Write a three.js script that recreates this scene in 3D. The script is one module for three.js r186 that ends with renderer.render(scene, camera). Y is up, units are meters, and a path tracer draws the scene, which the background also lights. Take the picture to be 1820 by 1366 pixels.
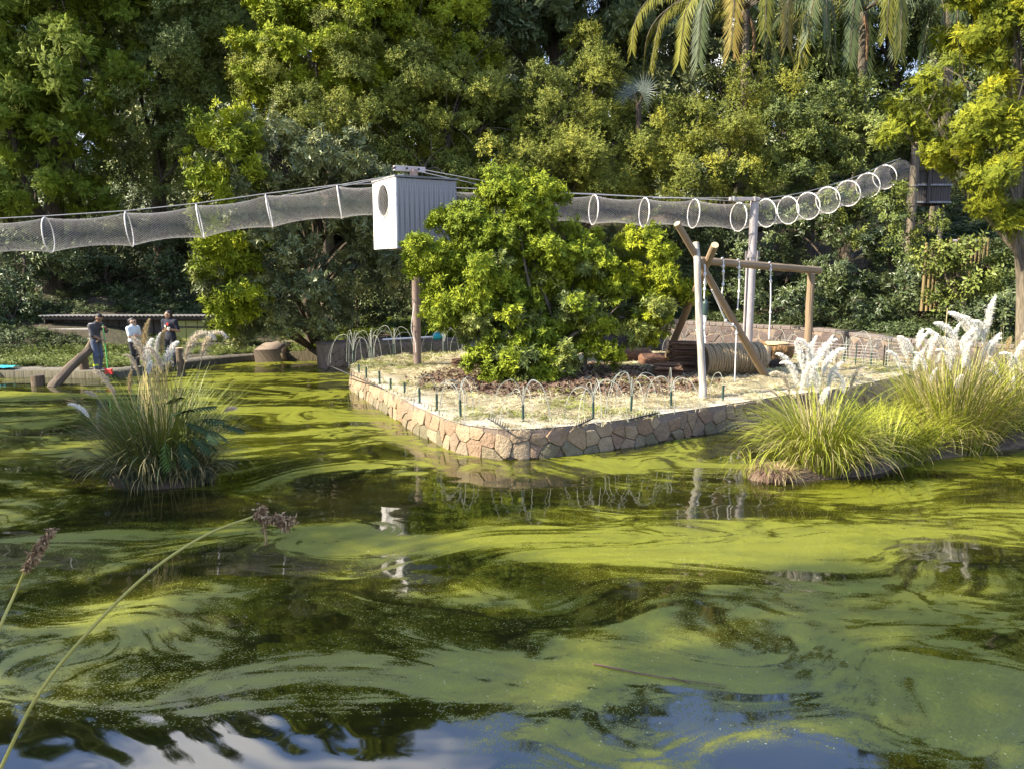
import * as THREE from 'three';
import { mergeGeometries } from 'three/addons/utils/BufferGeometryUtils.js';
import { MarchingCubes } from 'three/addons/objects/MarchingCubes.js';

// ---------- camera, sky, sun, exposure ----------
const CAM_H = 3.3, PITCH = 8.66 * Math.PI / 180, FOCAL = 1366;
const scene = new THREE.Scene();
const camera = new THREE.PerspectiveCamera(53.13, 4 / 3, 0.1, 600);
camera.position.set(0, CAM_H, 0);
camera.rotation.set(-PITCH, 0, 0);
camera.updateMatrixWorld();
const renderer = new THREE.WebGLRenderer({ antialias: true });
renderer.setSize(1024, 768);
renderer.toneMapping = THREE.LinearToneMapping;
renderer.toneMappingExposure = 3.15;
renderer.shadowMap.enabled = true;

const SUN_EL = 36 * Math.PI / 180;
const SUN = new THREE.Vector3(-0.96, 0, 0.27).normalize().multiplyScalar(Math.cos(SUN_EL)).setY(Math.sin(SUN_EL));
const sun = new THREE.DirectionalLight(new THREE.Color(1.0, 0.90, 0.72), 5);
sun.position.copy(SUN).multiplyScalar(90).add(new THREE.Vector3(0, 0, -18));
sun.target.position.set(0, 0, -18);
sun.castShadow = true;
Object.assign(sun.shadow.camera, { left: -50, right: 50, top: 45, bottom: -45, near: 1, far: 220 });
sun.shadow.mapSize.set(4096, 4096);
scene.add(sun, sun.target);

// ---------- random numbers and noise ----------
function rng(seed) { let a = seed >>> 0; return () => { a = (a + 0x6d2b79f5) | 0; let t = Math.imul(a ^ (a >>> 15), 1 | a); t = (t + Math.imul(t ^ (t >>> 7), 61 | t)) ^ t; return ((t ^ (t >>> 14)) >>> 0) / 4294967296; }; }
const h3 = (x, y, z) => { let n = Math.imul(x, 374761393) ^ Math.imul(y, 668265263) ^ Math.imul(z, 2147483647 - 1274126177); n = Math.imul(n ^ (n >>> 13), 1274126177); n = Math.imul(n ^ (n >>> 16), 0x85ebca6b); return ((n ^ (n >>> 13)) >>> 0) / 4294967296; };
function vnoise(x, y, z = 0) {
  const i = Math.floor(x), j = Math.floor(y), k = Math.floor(z), s = t => t * t * t * (t * (t * 6 - 15) + 10);
  const u = s(x - i), v = s(y - j), w = s(z - k), L = (a, b, t) => a + (b - a) * t;
  const pl = kk => L(L(h3(i, j, kk), h3(i + 1, j, kk), u), L(h3(i, j + 1, kk), h3(i + 1, j + 1, kk), u), v);
  return w === 0 ? pl(k) : L(pl(k), pl(k + 1), w);
}
function fbm(x, y, z = 0, o = 4, g = 0.5) { let a = 1, s = 0, n = 0; for (let i = 0; i < o; i++) { s += a * vnoise(x, y, z); n += a; a *= g; x = x * 2.03 + 17.1; y = y * 2.03 + 5.3; if (z !== 0) z *= 2.03; } return s / n; }
const clamp = (x, a = 0, b = 1) => x < a ? a : x > b ? b : x;
const smooth = (a, b, x) => { const t = clamp((x - a) / (b - a)); return t * t * (3 - 2 * t); };
const mix = (a, b, t) => a + (b - a) * t;

// sky: blue with broken white cloud, computed by direction
{
  const W = 1024, H = 512, data = new Float32Array(W * H * 4);
  for (let y = 0; y < H; y++) for (let x = 0; x < W; x++) {
    const el = ((y + 0.5) / H - 0.5) * Math.PI, az = ((x + 0.5) / W - 0.5) * 2 * Math.PI;
    const d = [Math.cos(el) * Math.cos(az), Math.sin(el), Math.cos(el) * Math.sin(az)];
    const up = Math.max(0, d[1]), k = Math.pow(1 - up, 2.2);
    let c = [mix(0.115, 0.46, k), mix(0.225, 0.53, k), mix(0.52, 0.62, k)];
    const toSun = Math.max(0, d[0] * SUN.x + d[1] * SUN.y + d[2] * SUN.z), glow = Math.pow(toSun, 6) * 0.35;
    c = [c[0] + glow, c[1] + glow * 0.9, c[2] + glow * 0.7];
    const q = 1 / (up + 0.22), n = fbm(d[0] * q * 1.5 + 24.261, d[2] * q * 1.5 + 23.462, 0.5, 6, 0.55);
    const cl = smooth(0.55, 0.70, n) * smooth(-0.02, 0.1, d[1]);
    const cw = 1.15 - 0.3 * smooth(0.62, 0.85, n);
    c = [mix(c[0], cw * 1.0, cl), mix(c[1], cw * 0.98, cl), mix(c[2], cw * 0.97, cl)];
    if (d[1] < 0) { const t = smooth(0, -0.15, d[1]); c = [mix(c[0], 0.08, t), mix(c[1], 0.09, t), mix(c[2], 0.06, t)]; }
    const i = (y * W + x) * 4; data[i] = c[0]; data[i + 1] = c[1]; data[i + 2] = c[2]; data[i + 3] = 1;
  }
  const sky = new THREE.DataTexture(data, W, H, THREE.RGBAFormat, THREE.FloatType);
  sky.mapping = THREE.EquirectangularReflectionMapping; sky.magFilter = THREE.LinearFilter; sky.needsUpdate = true;
  scene.background = sky; scene.environment = sky;
}

// ---------- where things stand: measured on the photograph, turned into metres ----------
const cP = Math.cos(PITCH), sP = Math.sin(PITCH);
function dir(px, py) { const cx = (px - 910) / FOCAL, cy = (683 - py) / FOCAL; return [cx, cy * cP - sP, -(cy * sP + cP)]; }
function G(px, py, h = 0) { const d = dir(px, py), t = (h - CAM_H) / d[1]; return new THREE.Vector3(d[0] * t, h, d[2] * t); }
function D(px, py, z) { const d = dir(px, py), t = z / -d[2]; return new THREE.Vector3(d[0] * t, CAM_H + d[1] * t, -z); }
const V = (x, y, z) => new THREE.Vector3(x, y, z);
const UP = V(0, 1, 0);

// ---------- names, labels ----------
const taken = new Map();
function numbered(n) { const k = taken.get(n) ?? 0; taken.set(n, k + 1); return k ? `${n}_${String(k).padStart(3, '0')}` : n; }
function tag(o, label, category, group) { o.userData.label = label; o.userData.category = category; if (group) o.userData.group = group; return o; }
function thing(name, label, category, p = V(0, 0, 0), turn = 0, group) {
  const o = new THREE.Group(); o.name = numbered(name); o.position.copy(p); o.rotation.y = turn; scene.add(o); return tag(o, label, category, group);
}
function part(name, geo, m, parent, kind) {
  const o = new THREE.Mesh(geo, m); o.name = parent === scene ? numbered(name) : name; o.castShadow = o.receiveShadow = true;
  if (kind) o.userData.kind = kind; parent.add(o); return o;
}
const struct = (name, geo, m) => part(name, geo, m, scene, 'structure');

// ---------- geometry helpers ----------
function geom(pos, idx, uv, col) {
  const g = new THREE.BufferGeometry();
  g.setAttribute('position', new THREE.Float32BufferAttribute(pos, 3));
  if (uv) g.setAttribute('uv', new THREE.Float32BufferAttribute(uv, 2));
  if (col) g.setAttribute('color', new THREE.Float32BufferAttribute(col, 3));
  if (idx) g.setIndex(idx);
  g.computeVertexNormals(); return g;
}
// round bar along points; r is a number or function of 0..1; uv in metres
function tube(pts, r, sides = 8, caps = true, bump = 0, seed = 1) {
  const n = pts.length, pos = [], uv = [], idx = [], R = typeof r === 'function' ? r : () => r;
  let T = V(0, 0, 0), N = V(0, 0, 0), B = V(0, 0, 0), len = 0;
  for (let i = 0; i < n; i++) {
    T.copy(pts[Math.min(n - 1, i + 1)]).sub(pts[Math.max(0, i - 1)]).normalize();
    if (i === 0) { N.set(Math.abs(T.y) > 0.9 ? 1 : 0, Math.abs(T.y) > 0.9 ? 0 : 1, 0); } else len += pts[i].distanceTo(pts[i - 1]);
    N.addScaledVector(T, -N.dot(T)).normalize(); B.crossVectors(T, N);
    const rr = R(i / (n - 1));
    for (let k = 0; k <= sides; k++) {
      const a = k / sides * Math.PI * 2, q = rr * (1 + (bump ? bump * (vnoise(Math.cos(a) * 2 + seed * 3.7, Math.sin(a) * 2 + len * 3, len * 1.5 + 0.01) - 0.5) : 0));
      pos.push(pts[i].x + (N.x * Math.cos(a) + B.x * Math.sin(a)) * q, pts[i].y + (N.y * Math.cos(a) + B.y * Math.sin(a)) * q, pts[i].z + (N.z * Math.cos(a) + B.z * Math.sin(a)) * q);
      uv.push(k / sides * Math.PI * 2 * R(0.3), len);
    }
  }
  const w = sides + 1;
  for (let i = 0; i < n - 1; i++) for (let k = 0; k < sides; k++) { const a = i * w + k; idx.push(a, a + 1, a + w, a + 1, a + w + 1, a + w); }
  if (caps) for (const e of [0, n - 1]) {
    const c = pos.length / 3; pos.push(pts[e].x, pts[e].y, pts[e].z); uv.push(0, 0);
    const s0 = pos.length / 3; for (let k = 0; k <= sides; k++) { const a = (e * w + k) * 3; pos.push(pos[a], pos[a + 1], pos[a + 2]); uv.push(Math.cos(k / sides * 6.283) * 0.05, Math.sin(k / sides * 6.283) * 0.05); }
    for (let k = 0; k < sides; k++) e ? idx.push(c, s0 + k, s0 + k + 1) : idx.push(c, s0 + k + 1, s0 + k);
  }
  return geom(pos, idx, uv);
}
function curve(pts, n) { return new THREE.CatmullRomCurve3(pts, false, 'centripetal').getPoints(n); }
function bx(w, h, d, x = 0, y = 0, z = 0, ry = 0, rx = 0, rz = 0, bev = 0.006) {
  const s = new THREE.Shape(), b = Math.min(bev, w / 3, h / 3, d / 3); s.moveTo(-w / 2 + b, -h / 2 + b); s.lineTo(w / 2 - b, -h / 2 + b); s.lineTo(w / 2 - b, h / 2 - b); s.lineTo(-w / 2 + b, h / 2 - b); s.closePath();
  const g = new THREE.ExtrudeGeometry(s, { depth: d - 2 * b, bevelEnabled: true, bevelThickness: b, bevelSize: b, bevelSegments: 1, steps: 1 });
  g.translate(0, 0, -d / 2 + b); if (rx) g.rotateX(rx); if (rz) g.rotateZ(rz); if (ry) g.rotateY(ry); g.translate(x, y, z); return g;
}
const join = list => mergeGeometries(list.map(g => { let q = g.index ? g.toNonIndexed() : g; for (const k of Object.keys(q.attributes)) if (!['position', 'normal', 'uv'].includes(k)) q.deleteAttribute(k); if (!q.attributes.uv) q.setAttribute('uv', new THREE.Float32BufferAttribute(new Float32Array(q.attributes.position.count * 2), 2)); return q; }));

// ---------- textures and materials ----------
const toS = x => { x = clamp(x); return Math.round(255 * (x <= 0.0031308 ? 12.92 * x : 1.055 * Math.pow(x, 1 / 2.4) - 0.055)); };
function tex(w, h, f, repeat = 1, data = false) {
  const a = new Uint8Array(w * h * 4);
  for (let y = 0; y < h; y++) for (let x = 0; x < w; x++) { const c = f((x + 0.5) / w, (y + 0.5) / h), i = (y * w + x) * 4; for (let k = 0; k < 3; k++) a[i + k] = data ? Math.round(255 * clamp(c[k])) : toS(c[k]); a[i + 3] = 255; }
  const t = new THREE.DataTexture(a, w, h, THREE.RGBAFormat); t.magFilter = THREE.LinearFilter; t.minFilter = THREE.LinearMipmapLinearFilter; t.wrapS = t.wrapT = THREE.MirroredRepeatWrapping;
  if (!data) t.colorSpace = THREE.SRGBColorSpace; t.repeat.set(repeat, repeat); t.needsUpdate = true; return t;
}
const lin = (r, g, b) => new THREE.Color().setRGB(r, g, b);
function mat(name, c, rough = 0.85, extra = {}) { const m = new THREE.MeshPhysicalMaterial({ color: lin(...c), roughness: rough, side: THREE.DoubleSide, ...extra }); m.name = name; return m; }
function leafMat(name, c, tr = 0.4, coat = 0.35) { return mat(name, c, 0.85, { transmission: 0, thickness: 0, clearcoat: coat, clearcoatRoughness: 0.4, specularIntensity: 0.5 }); }

const grainTex = tex(256, 512, (u, v) => { const n = fbm(u * 26, v * 2.2, 0.3, 4), f = fbm(u * 7 + 40, v * 1.2, 0.7, 3), k = 0.62 + 0.65 * (n * 0.65 + f * 0.35 - 0.2) - 0.4 * smooth(0.66, 0.72, fbm(u * 40 + 9, v * 1.5, 0.2, 2)); return [k, k * 0.985, k * 0.96]; });
const barkTex = tex(256, 512, (u, v) => { const n = fbm(u * 18 + 2 * fbm(u * 5, v * 6, 0.1, 2), v * 5, 0.9, 4), k = 0.35 + 1.1 * n * n + 0.25 * (fbm(u * 3, v * 3, 0.4, 3) - 0.5); return [k, k * 0.97, k * 0.92]; });
const blotchTex = tex(512, 512, (u, v) => { const n = fbm(u * 9, v * 9, 0.2, 5, 0.6), m = fbm(u * 40 + 3, v * 40, 0.6, 3), k = 0.55 + 0.75 * (n * 0.6 + m * 0.4); return [k, k * mix(0.94, 1.0, n), k * mix(0.86, 1.0, n)]; });
const barkBump = tex(256, 512, (u, v) => { const n = fbm(u * 22 + 2 * fbm(u * 5, v * 6, 0.1, 2), v * 4, 0.9, 4); return [n, n, n]; }, 1, true);
const blotchBump = tex(512, 512, (u, v) => { const n = fbm(u * 14, v * 14, 0.2, 5, 0.65); return [n, n, n]; }, 1, true);
const rep = (t, r, s = r) => { const q = t.clone(); q.repeat.set(r, s); q.needsUpdate = true; return q; };

const M = {
  timber: mat('weathered timber', [0.30, 0.215, 0.13], 0.85, { map: rep(grainTex, 2, 0.6), bumpMap: rep(barkBump, 3, 0.7), bumpScale: 0.012 }),
  greyTimber: mat('silver grey timber', [0.46, 0.43, 0.38], 0.85, { map: rep(barkTex, 1.6, 0.5), bumpMap: rep(barkBump, 3, 0.7), bumpScale: 0.012 }),
  darkTimber: mat('dark wet timber', [0.16, 0.115, 0.075], 0.8, { map: rep(barkTex, 2, 1), bumpMap: rep(barkBump, 3, 1), bumpScale: 0.02 }),
  cut: mat('cut wood', [0.55, 0.43, 0.26], 0.8, { map: rep(blotchTex, 3) }),
  bark: mat('bark', [0.10, 0.075, 0.052], 0.95, { map: rep(barkTex, 1.3, 0.6), bumpMap: rep(barkBump, 2, 0.6), bumpScale: 0.03 }),
  paleBark: mat('pale bark', [0.21, 0.175, 0.13], 0.95, { map: rep(barkTex, 1.3, 0.6), bumpMap: rep(barkBump, 2, 0.6), bumpScale: 0.02 }),
  board: mat('grey boards', [0.33, 0.325, 0.34], 0.8, { map: rep(grainTex, 1.6, 0.5), bumpMap: rep(barkBump, 2, 0.4), bumpScale: 0.004 }),
  whiteBoard: mat('white painted board', [0.80, 0.77, 0.75], 0.6, { map: tex(256, 512, (u, v) => { const s = smooth(0.52, 0.8, fbm(u * 16, v * 1.6, 0.4, 4)), b = fbm(u * 5, v * 8, 0.7, 4), k = 1.02 - 0.20 * s - 0.22 * smooth(0.55, 0.8, b); return [k, k * (1 - 0.06 * s), k * (1 - 0.13 * s)]; }, 0.55) }),
  shed: mat('dark planks', [0.10, 0.085, 0.075], 0.9, { map: rep(grainTex, 1.5, 0.5) }),
  metal: mat('grey galvanised steel', [0.42, 0.39, 0.40], 0.5, { metalness: 0.25, map: rep(blotchTex, 0.7, 0.4) }),
  brownPole: mat('brown steel pole', [0.26, 0.19, 0.16], 0.6, { map: rep(blotchTex, 1.2, 0.6) }),
  ringWhite: mat('white plastic hoop', [0.80, 0.76, 0.72], 0.5),
  net: mat('white nylon net', [0.42, 0.39, 0.36], 0.8),
  rope: mat('pale rope', [0.62, 0.60, 0.58], 0.95),
  wire: mat('pale fence wire', [0.30, 0.31, 0.26], 0.5),
  stake: mat('dark green stake', [0.02, 0.05, 0.04], 0.5),
  iron: mat('dark iron', [0.025, 0.024, 0.025], 0.6),
  cable: mat('steel cable', [0.30, 0.29, 0.28], 0.5),
  concrete: mat('weathered concrete', [0.42, 0.40, 0.37], 0.95, { map: rep(blotchTex, 0.5), bumpMap: rep(blotchBump, 0.8), bumpScale: 0.02 }),
  mortar: mat('stone wall mortar', [0.20, 0.155, 0.12], 1, { map: rep(blotchTex, 1.2), bumpMap: rep(blotchBump, 2), bumpScale: 0.03 }),
  mossy: [[0.20, 0.165, 0.105], [0.23, 0.18, 0.12], [0.16, 0.14, 0.085]].map((c, i) => mat('damp algae stained stone ' + 'abc'[i], c, 0.9, { map: rep(blotchTex, 1.1 + i * 0.2), bumpMap: rep(blotchBump, 2 + i * 0.3), bumpScale: 0.03 })),
  stones: [[0.28, 0.205, 0.13], [0.32, 0.24, 0.155], [0.235, 0.175, 0.12], [0.35, 0.27, 0.175], [0.27, 0.185, 0.12]].map((c, i) => mat('sandstone ' + 'abcde'[i], c, 0.95, { map: rep(blotchTex, 1.1 + i * 0.2), bumpMap: rep(blotchBump, 2 + i * 0.3), bumpScale: 0.03 })),
  darkStones: [[0.115, 0.092, 0.088], [0.095, 0.078, 0.078], [0.13, 0.103, 0.094], [0.10, 0.075, 0.07]].map((c, i) => mat('dark wall stone ' + 'abcd'[i], c, 0.95, { map: rep(blotchTex, 0.9 + i * 0.2), bumpMap: rep(blotchBump, 2), bumpScale: 0.03 })),  // darkened stones: shade lying on the bank wall put into their colour
  coping: mat('coping brick', [0.19, 0.16, 0.15], 0.95, { map: rep(blotchTex, 1.3), bumpMap: rep(blotchBump, 2), bumpScale: 0.02 }),
};
// ---------- the pond's edge (water side), with the height of the ground behind it ----------
const gp = (px, py, h) => { const p = G(px, py, h); return [p.x, p.z, h]; };
const SHORE = [[-34, -16, 0.15], gp(-120, 664, 0.15), gp(60, 662, 0.15), gp(200, 663, 0.15), gp(290, 654, 0.15), gp(345, 645, 0.15), gp(430, 636, 0.15), gp(500, 631, 0.2), gp(585, 618, 0.5),
  gp(620, 607, 0.8), gp(700, 606, 0.8), gp(800, 604, 0.8), gp(870, 600, 0.8), gp(970, 582, 1.0), gp(1080, 563, 1.2), gp(1210, 570, 1.2), gp(1340, 578, 1.2), gp(1450, 583, 1.2), gp(1600, 603, 1.2), gp(1720, 610, 1.2), gp(1850, 616, 1.2),
  [17.5, -15, 1.1], [21, -10, 0.8], [22, -3, 0.8], [22, -2.4, 0.5], [-34, -2.4, 0.5]];
function shoreAt(x, z) {
  let best = 1e9, h = 0, inside = false;
  for (let i = 0, j = SHORE.length - 1; i < SHORE.length; j = i++) {
    const a = SHORE[j], b = SHORE[i], ex = b[0] - a[0], ez = b[1] - a[1], t = clamp(((x - a[0]) * ex + (z - a[1]) * ez) / (ex * ex + ez * ez)), dx = x - a[0] - ex * t, dz = z - a[1] - ez * t, d = Math.hypot(dx, dz);
    if (d < best) { best = d; h = mix(a[2], b[2], t); }
    if ((a[1] > z) !== (b[1] > z) && x < (b[0] - a[0]) * (z - a[1]) / (b[1] - a[1]) + a[0]) inside = !inside;
  }
  return { d: inside ? -best : best, h };
}
function ground(x, z) {
  const s = shoreAt(x, z);
  if (s.d < 0) return -0.9;
  if (z > -2.5) return 0.4 + smooth(0, 2.6, z + 2.4) * 1.25;
  const flat = x < -8 ? 3.6 : 1.6, far = Math.max(0, s.d - flat);
  return s.h + 0.02 + Math.min(s.d, 1) * 0.03 + Math.min(14, far * mix(0.30, 0.42, smooth(-10, 4, x))) * (0.9 + 0.2 * vnoise(x * 0.13, z * 0.13)) + (s.d > 0.8 ? 0.25 * (fbm(x * 0.5, z * 0.5, 0, 3) - 0.5) : 0);
}
// one sheet of ground reaching far beyond the trees; the pond is cut into it
{
  const xs = [], zs = [];
  for (let x = -300; x < -40; x += 26) xs.push(x); for (let x = -40; x <= 32; x += 0.5) xs.push(x); for (let x = 34; x <= 320; x += 26) xs.push(x);
  for (let z = -400; z < -62; z += 26) zs.push(z); for (let z = -62; z <= 1.5; z += 0.5) zs.push(z); for (let z = 3; z <= 120; z += 13) zs.push(z);
  const pos = [], uv = [], idx = [], col = [];
  for (const z of zs) for (const x of xs) {
    const y = ground(x, z), n = fbm(x * 0.35, z * 0.35, 0.4, 4), left = 1 - smooth(-7, -5, x), g = clamp(smooth(0.42, 0.6, n) * 0.7 + left * 0.3);
    pos.push(x, y, z); uv.push(x * 0.35, z * 0.35);
    col.push(mix(0.060, 0.030, g), mix(0.040, 0.045, g), mix(0.024, 0.014, g));
  }
  const w = xs.length;
  for (let j = 0; j < zs.length - 1; j++) for (let i = 0; i < w - 1; i++) {
    const a = j * w + i, b = a + w;
    if ([a, a + 1, b, b + 1].every(k => pos[k * 3 + 1] < -0.5) && zs[j] > -40 && zs[j] < -3) { /* pond bed stays */ }
    idx.push(a, b, a + 1, a + 1, b, b + 1);
  }
  struct('ground', geom(pos, idx, uv, col), mat('earth and leaf litter', [1, 1, 1], 1, { vertexColors: true, map: rep(blotchTex, 1), bumpMap: rep(blotchBump, 1.5), bumpScale: 0.06 }));
}
// ---------- island outline ----------
const ISL_H = 0.53;
const frontPx = [[622, 655], [630, 661], [645, 669], [680, 689], [712, 706], [740, 722], [775, 737], [810, 750], [850, 758], [890, 762], [950, 761], [1060, 751], [1170, 736], [1300, 717], [1390, 703], [1500, 688], [1590, 670], [1632, 656]];
const backPx = [[1612, 646], [1450, 634], [1335, 630], [1250, 628], [1100, 627], [950, 627], [800, 628], [720, 631], [665, 638], [634, 646]];
const islFront = curve(frontPx.map(p => G(p[0], p[1], ISL_H)), 90), islBack = curve(backPx.map(p => G(p[0], p[1], ISL_H)), 50);
const islRing = [...islFront, ...islBack];
const islC = islRing.reduce((a, p) => a.add(p), V(0, 0, 0)).divideScalar(islRing.length);
function inIsland(x, z) { let c = false; for (let i = 0, j = islRing.length - 1; i < islRing.length; j = i++) { const a = islRing[i], b = islRing[j]; if ((a.z > z) !== (b.z > z) && x < (b.x - a.x) * (z - a.z) / (b.z - a.z) + a.x) c = !c; } return c; }
const bushAt = D(985, 520, 19.3);
function islandY(x, z) {
  let d = 1e9; for (let i = 0; i < islRing.length; i += 2) d = Math.min(d, Math.hypot(x - islRing[i].x, z - islRing[i].z));
  const e = smooth(0.15, 1.4, d);
  return ISL_H + e * (0.02 + 0.07 * (fbm(x * 1.3, z * 1.3, 0.3, 3) - 0.5) + 0.22 * Math.exp(-((x - bushAt.x) ** 2 + (z - bushAt.z) ** 2) / 3.5));
}
{
  const pos = [], uv = [], idx = [], col = [], n = islRing.length, K = 26;
  for (let k = 0; k <= K; k++) for (let i = 0; i <= n; i++) {
    const p = islRing[i % n], t = k / K, x = mix(islC.x, p.x, t), z = mix(islC.z, p.z, t);
    pos.push(x, islandY(x, z), z); uv.push(x, z);
    const m = Math.exp(-(((x - bushAt.x - 0.2) / 2.6) ** 2 + ((z - bushAt.z - 0.6) / 2.0) ** 2)), q = fbm(x * 0.8, z * 0.8, 0.6, 4);
    const mulch = clamp(m * 1.5 + (q - 0.5) * 0.9), dry = smooth(0.35, 0.65, fbm(x * 1.7 + 9, z * 1.7, 0.2, 3));
    const ed = smooth(0.80, 0.96, t) * (i < islFront.length ? 1 : 0.4), bs = [mix(0.30, 0.46, dry), mix(0.26, 0.39, dry), mix(0.15, 0.23, dry)].map((c, q2) => mix(c, [0.60, 0.55, 0.43][q2], ed));  // paler rim, strongest in front: sunlit brightness put into the ground colour
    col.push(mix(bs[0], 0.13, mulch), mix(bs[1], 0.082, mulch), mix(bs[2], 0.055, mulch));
  }
  for (let k = 0; k < K; k++) for (let i = 0; i < n; i++) { const a = k * (n + 1) + i, b = a + n + 1; idx.push(a, b, a + 1, a + 1, b, b + 1); }
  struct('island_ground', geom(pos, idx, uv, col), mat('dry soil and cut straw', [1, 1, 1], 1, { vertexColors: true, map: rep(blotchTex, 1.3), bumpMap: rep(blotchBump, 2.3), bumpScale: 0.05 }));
}
// ---------- walls of single stones ----------
function clipPoly(poly, nx, nz, c) { // keep nx*x+nz*y<=c
  const out = [];
  for (let i = 0; i < poly.length; i++) { const a = poly[i], b = poly[(i + 1) % poly.length], da = nx * a[0] + nz * a[1] - c, db = nx * b[0] + nz * b[1] - c; if (da <= 0) out.push(a); if ((da < 0) !== (db < 0) && da !== db) { const t = da / (da - db); out.push([a[0] + (b[0] - a[0]) * t, a[1] + (b[1] - a[1]) * t]); } }
  return out;
}
function pathMap(pts, y0, y1, batter) { // (s,t,depth) -> world; normal points to the left-hand side given by flip
  const acc = [0]; for (let i = 1; i < pts.length; i++) acc.push(acc[i - 1] + Math.hypot(pts[i].x - pts[i - 1].x, pts[i].z - pts[i - 1].z));
  const L = acc[acc.length - 1];
  const at = s => { let i = 1; while (i < acc.length - 1 && acc[i] < s) i++; const t = (s - acc[i - 1]) / (acc[i] - acc[i - 1]), a = pts[i - 1], b = pts[i], ex = b.x - a.x, ez = b.z - a.z, l = Math.hypot(ex, ez); return { x: a.x + ex * t, z: a.z + ez * t, y: mix(a.y, b.y, t), nx: -ez / l, nz: ex / l }; };
  return { L, at, w: (s, t, d) => { const q = at(clamp(s, 0.001, L - 0.001)), k = d + (1 - t) * batter, top = y1 === null ? q.y : y1; return [q.x + q.nx * k, mix(y0, top, t), q.z + q.nz * k]; } };
}
function stoneWall(parent, pts, y0, y1, o) {
  const { cell, mats, seed, batter = 0.04, joint = 0.012, out = 0.03, s0 = 0, s1 = 1e9, rows = null, aspect = 1.3 } = o, r = rng(seed), P = pathMap(pts, y0, y1, batter);
  const A = Math.max(0, s0), B = Math.min(P.L, s1), H = (y1 ?? pts[0].y) - y0, nr = rows ?? Math.max(2, Math.round(H / cell)), cw = cell * aspect, nc = Math.ceil((B - A) / cw), seeds = [];
  for (let j = -1; j <= nr; j++) for (let i = -1; i <= nc; i++) seeds.push({ x: A + (i + 0.5 + (j & 1 ? 0.25 : -0.25) + (r() - 0.5) * 0.95) * cw, y: (j + 0.5 + (r() - 0.5) * 0.85) * H / nr, in: j >= 0 && j < nr && i >= 0 && i < nc });
  let made = 0;
  for (const c of seeds) {
    if (!c.in) continue;
    let poly = [[A, 0], [B, 0], [B, H], [A, H]];
    for (const q of seeds) { const dx = q.x - c.x, dy = q.y - c.y, d = Math.hypot(dx, dy); if (q === c || d > cell * 3.4) continue; poly = clipPoly(poly, dx / d, dy / d, (dx * (q.x + c.x) / 2 + dy * (q.y + c.y) / 2) / d - joint * (0.6 + 0.8 * r())); if (poly.length < 3) break; }
    if (poly.length < 3) continue;
    let cx = 0, cy = 0; for (const p of poly) { cx += p[0]; cy += p[1]; } cx /= poly.length; cy /= poly.length;
    // soften corners: cut each corner
    const soft = []; for (let i = 0; i < poly.length; i++) { const a = poly[(i + poly.length - 1) % poly.length], b = poly[i], d = poly[(i + 1) % poly.length]; soft.push([mix(b[0], a[0], 0.10), mix(b[1], a[1], 0.10)], [mix(b[0], d[0], 0.10), mix(b[1], d[1], 0.10)]); }
    const n = soft.length, pos = [], uv = [], idx = [], lift = out * (0.5 + r()), tx = (r() - 0.5) * 0.04, ty = (r() - 0.5) * 0.06;
    const ring = (k, d) => { for (const p of soft) { const sx = cx + (p[0] - cx) * k, sy = cy + (p[1] - cy) * k, w = P.w(sx, sy / H, d < 0 ? d : d + tx * (sx - cx) / cell + ty * (sy - cy) / cell + 0.03 * (vnoise(sx * 9, sy * 9, seed) - 0.5)); pos.push(...w); uv.push(sx * 0.7 + seed, sy * 0.7 + c.x); } };
    ring(1.0, -0.03); ring(1.0, lift * 0.45); ring(0.92, lift);
    const w = P.w(cx, cy / H, lift * 1.05); pos.push(...w); uv.push(cx * 0.7 + seed, cy * 0.7 + c.x);
    for (let k = 0; k < 2; k++) for (let i = 0; i < n; i++) { const a = k * n + i, b = k * n + (i + 1) % n; idx.push(a, b, a + n, b, b + n, a + n); }
    for (let i = 0; i < n; i++) idx.push(2 * n + i, 2 * n + (i + 1) % n, 3 * n);
    part('stone', geom(pos, idx, uv), o.moss && cy < 0.17 && r() < 0.75 ? M.mossy[Math.floor(r() * 3)] : mats[Math.floor(r() * mats.length)], parent); made++;
  }
  return made;
}
function wallBody(parent, pts, y0, y1, thick, batter, m, name = 'mortar') {
  const P = pathMap(pts, y0, y1, batter), n = Math.ceil(P.L / 0.25), pos = [], uv = [], idx = [];
  for (let i = 0; i <= n; i++) { const s = P.L * i / n; for (const [t, d] of [[0, 0], [1, 0], [1, -thick], [0, -thick]]) { pos.push(...P.w(s, t, d)); uv.push(s, t * 0.6 + d); } }
  for (let i = 0; i < n; i++) for (let k = 0; k < 3; k++) { const a = i * 4 + k, b = a + 4; idx.push(a, b, a + 1, a + 1, b, b + 1); }
  for (const e of [0, n * 4]) idx.push(e, e + 1, e + 2, e, e + 2, e + 3);
  return part(name, geom(pos, idx, uv), m, parent);
}
{ // island wall, its long shaded front and its sunlit left side
  const t = thing('island_wall', 'low wall of rough tan stones round the island, standing in the algae', 'stone wall');
  const F = islFront.map(p => V(p.x, ISL_H - 0.015, p.z));
  const a = wallBody(t, F, -0.6, ISL_H - 0.015, 0.3, 0.05, M.mortar);
  stoneWall(t, F, -0.06, ISL_H - 0.02, { cell: 0.25, mats: M.stones, seed: 11, batter: 0.05, out: 0.02, rows: 2, joint: 0.0065, aspect: 1.3, moss: true });
  wallBody(t, islBack.map(p => V(p.x, ISL_H - 0.015, p.z)), -0.6, ISL_H - 0.015, 0.3, 0.03, M.mortar);
}
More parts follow.
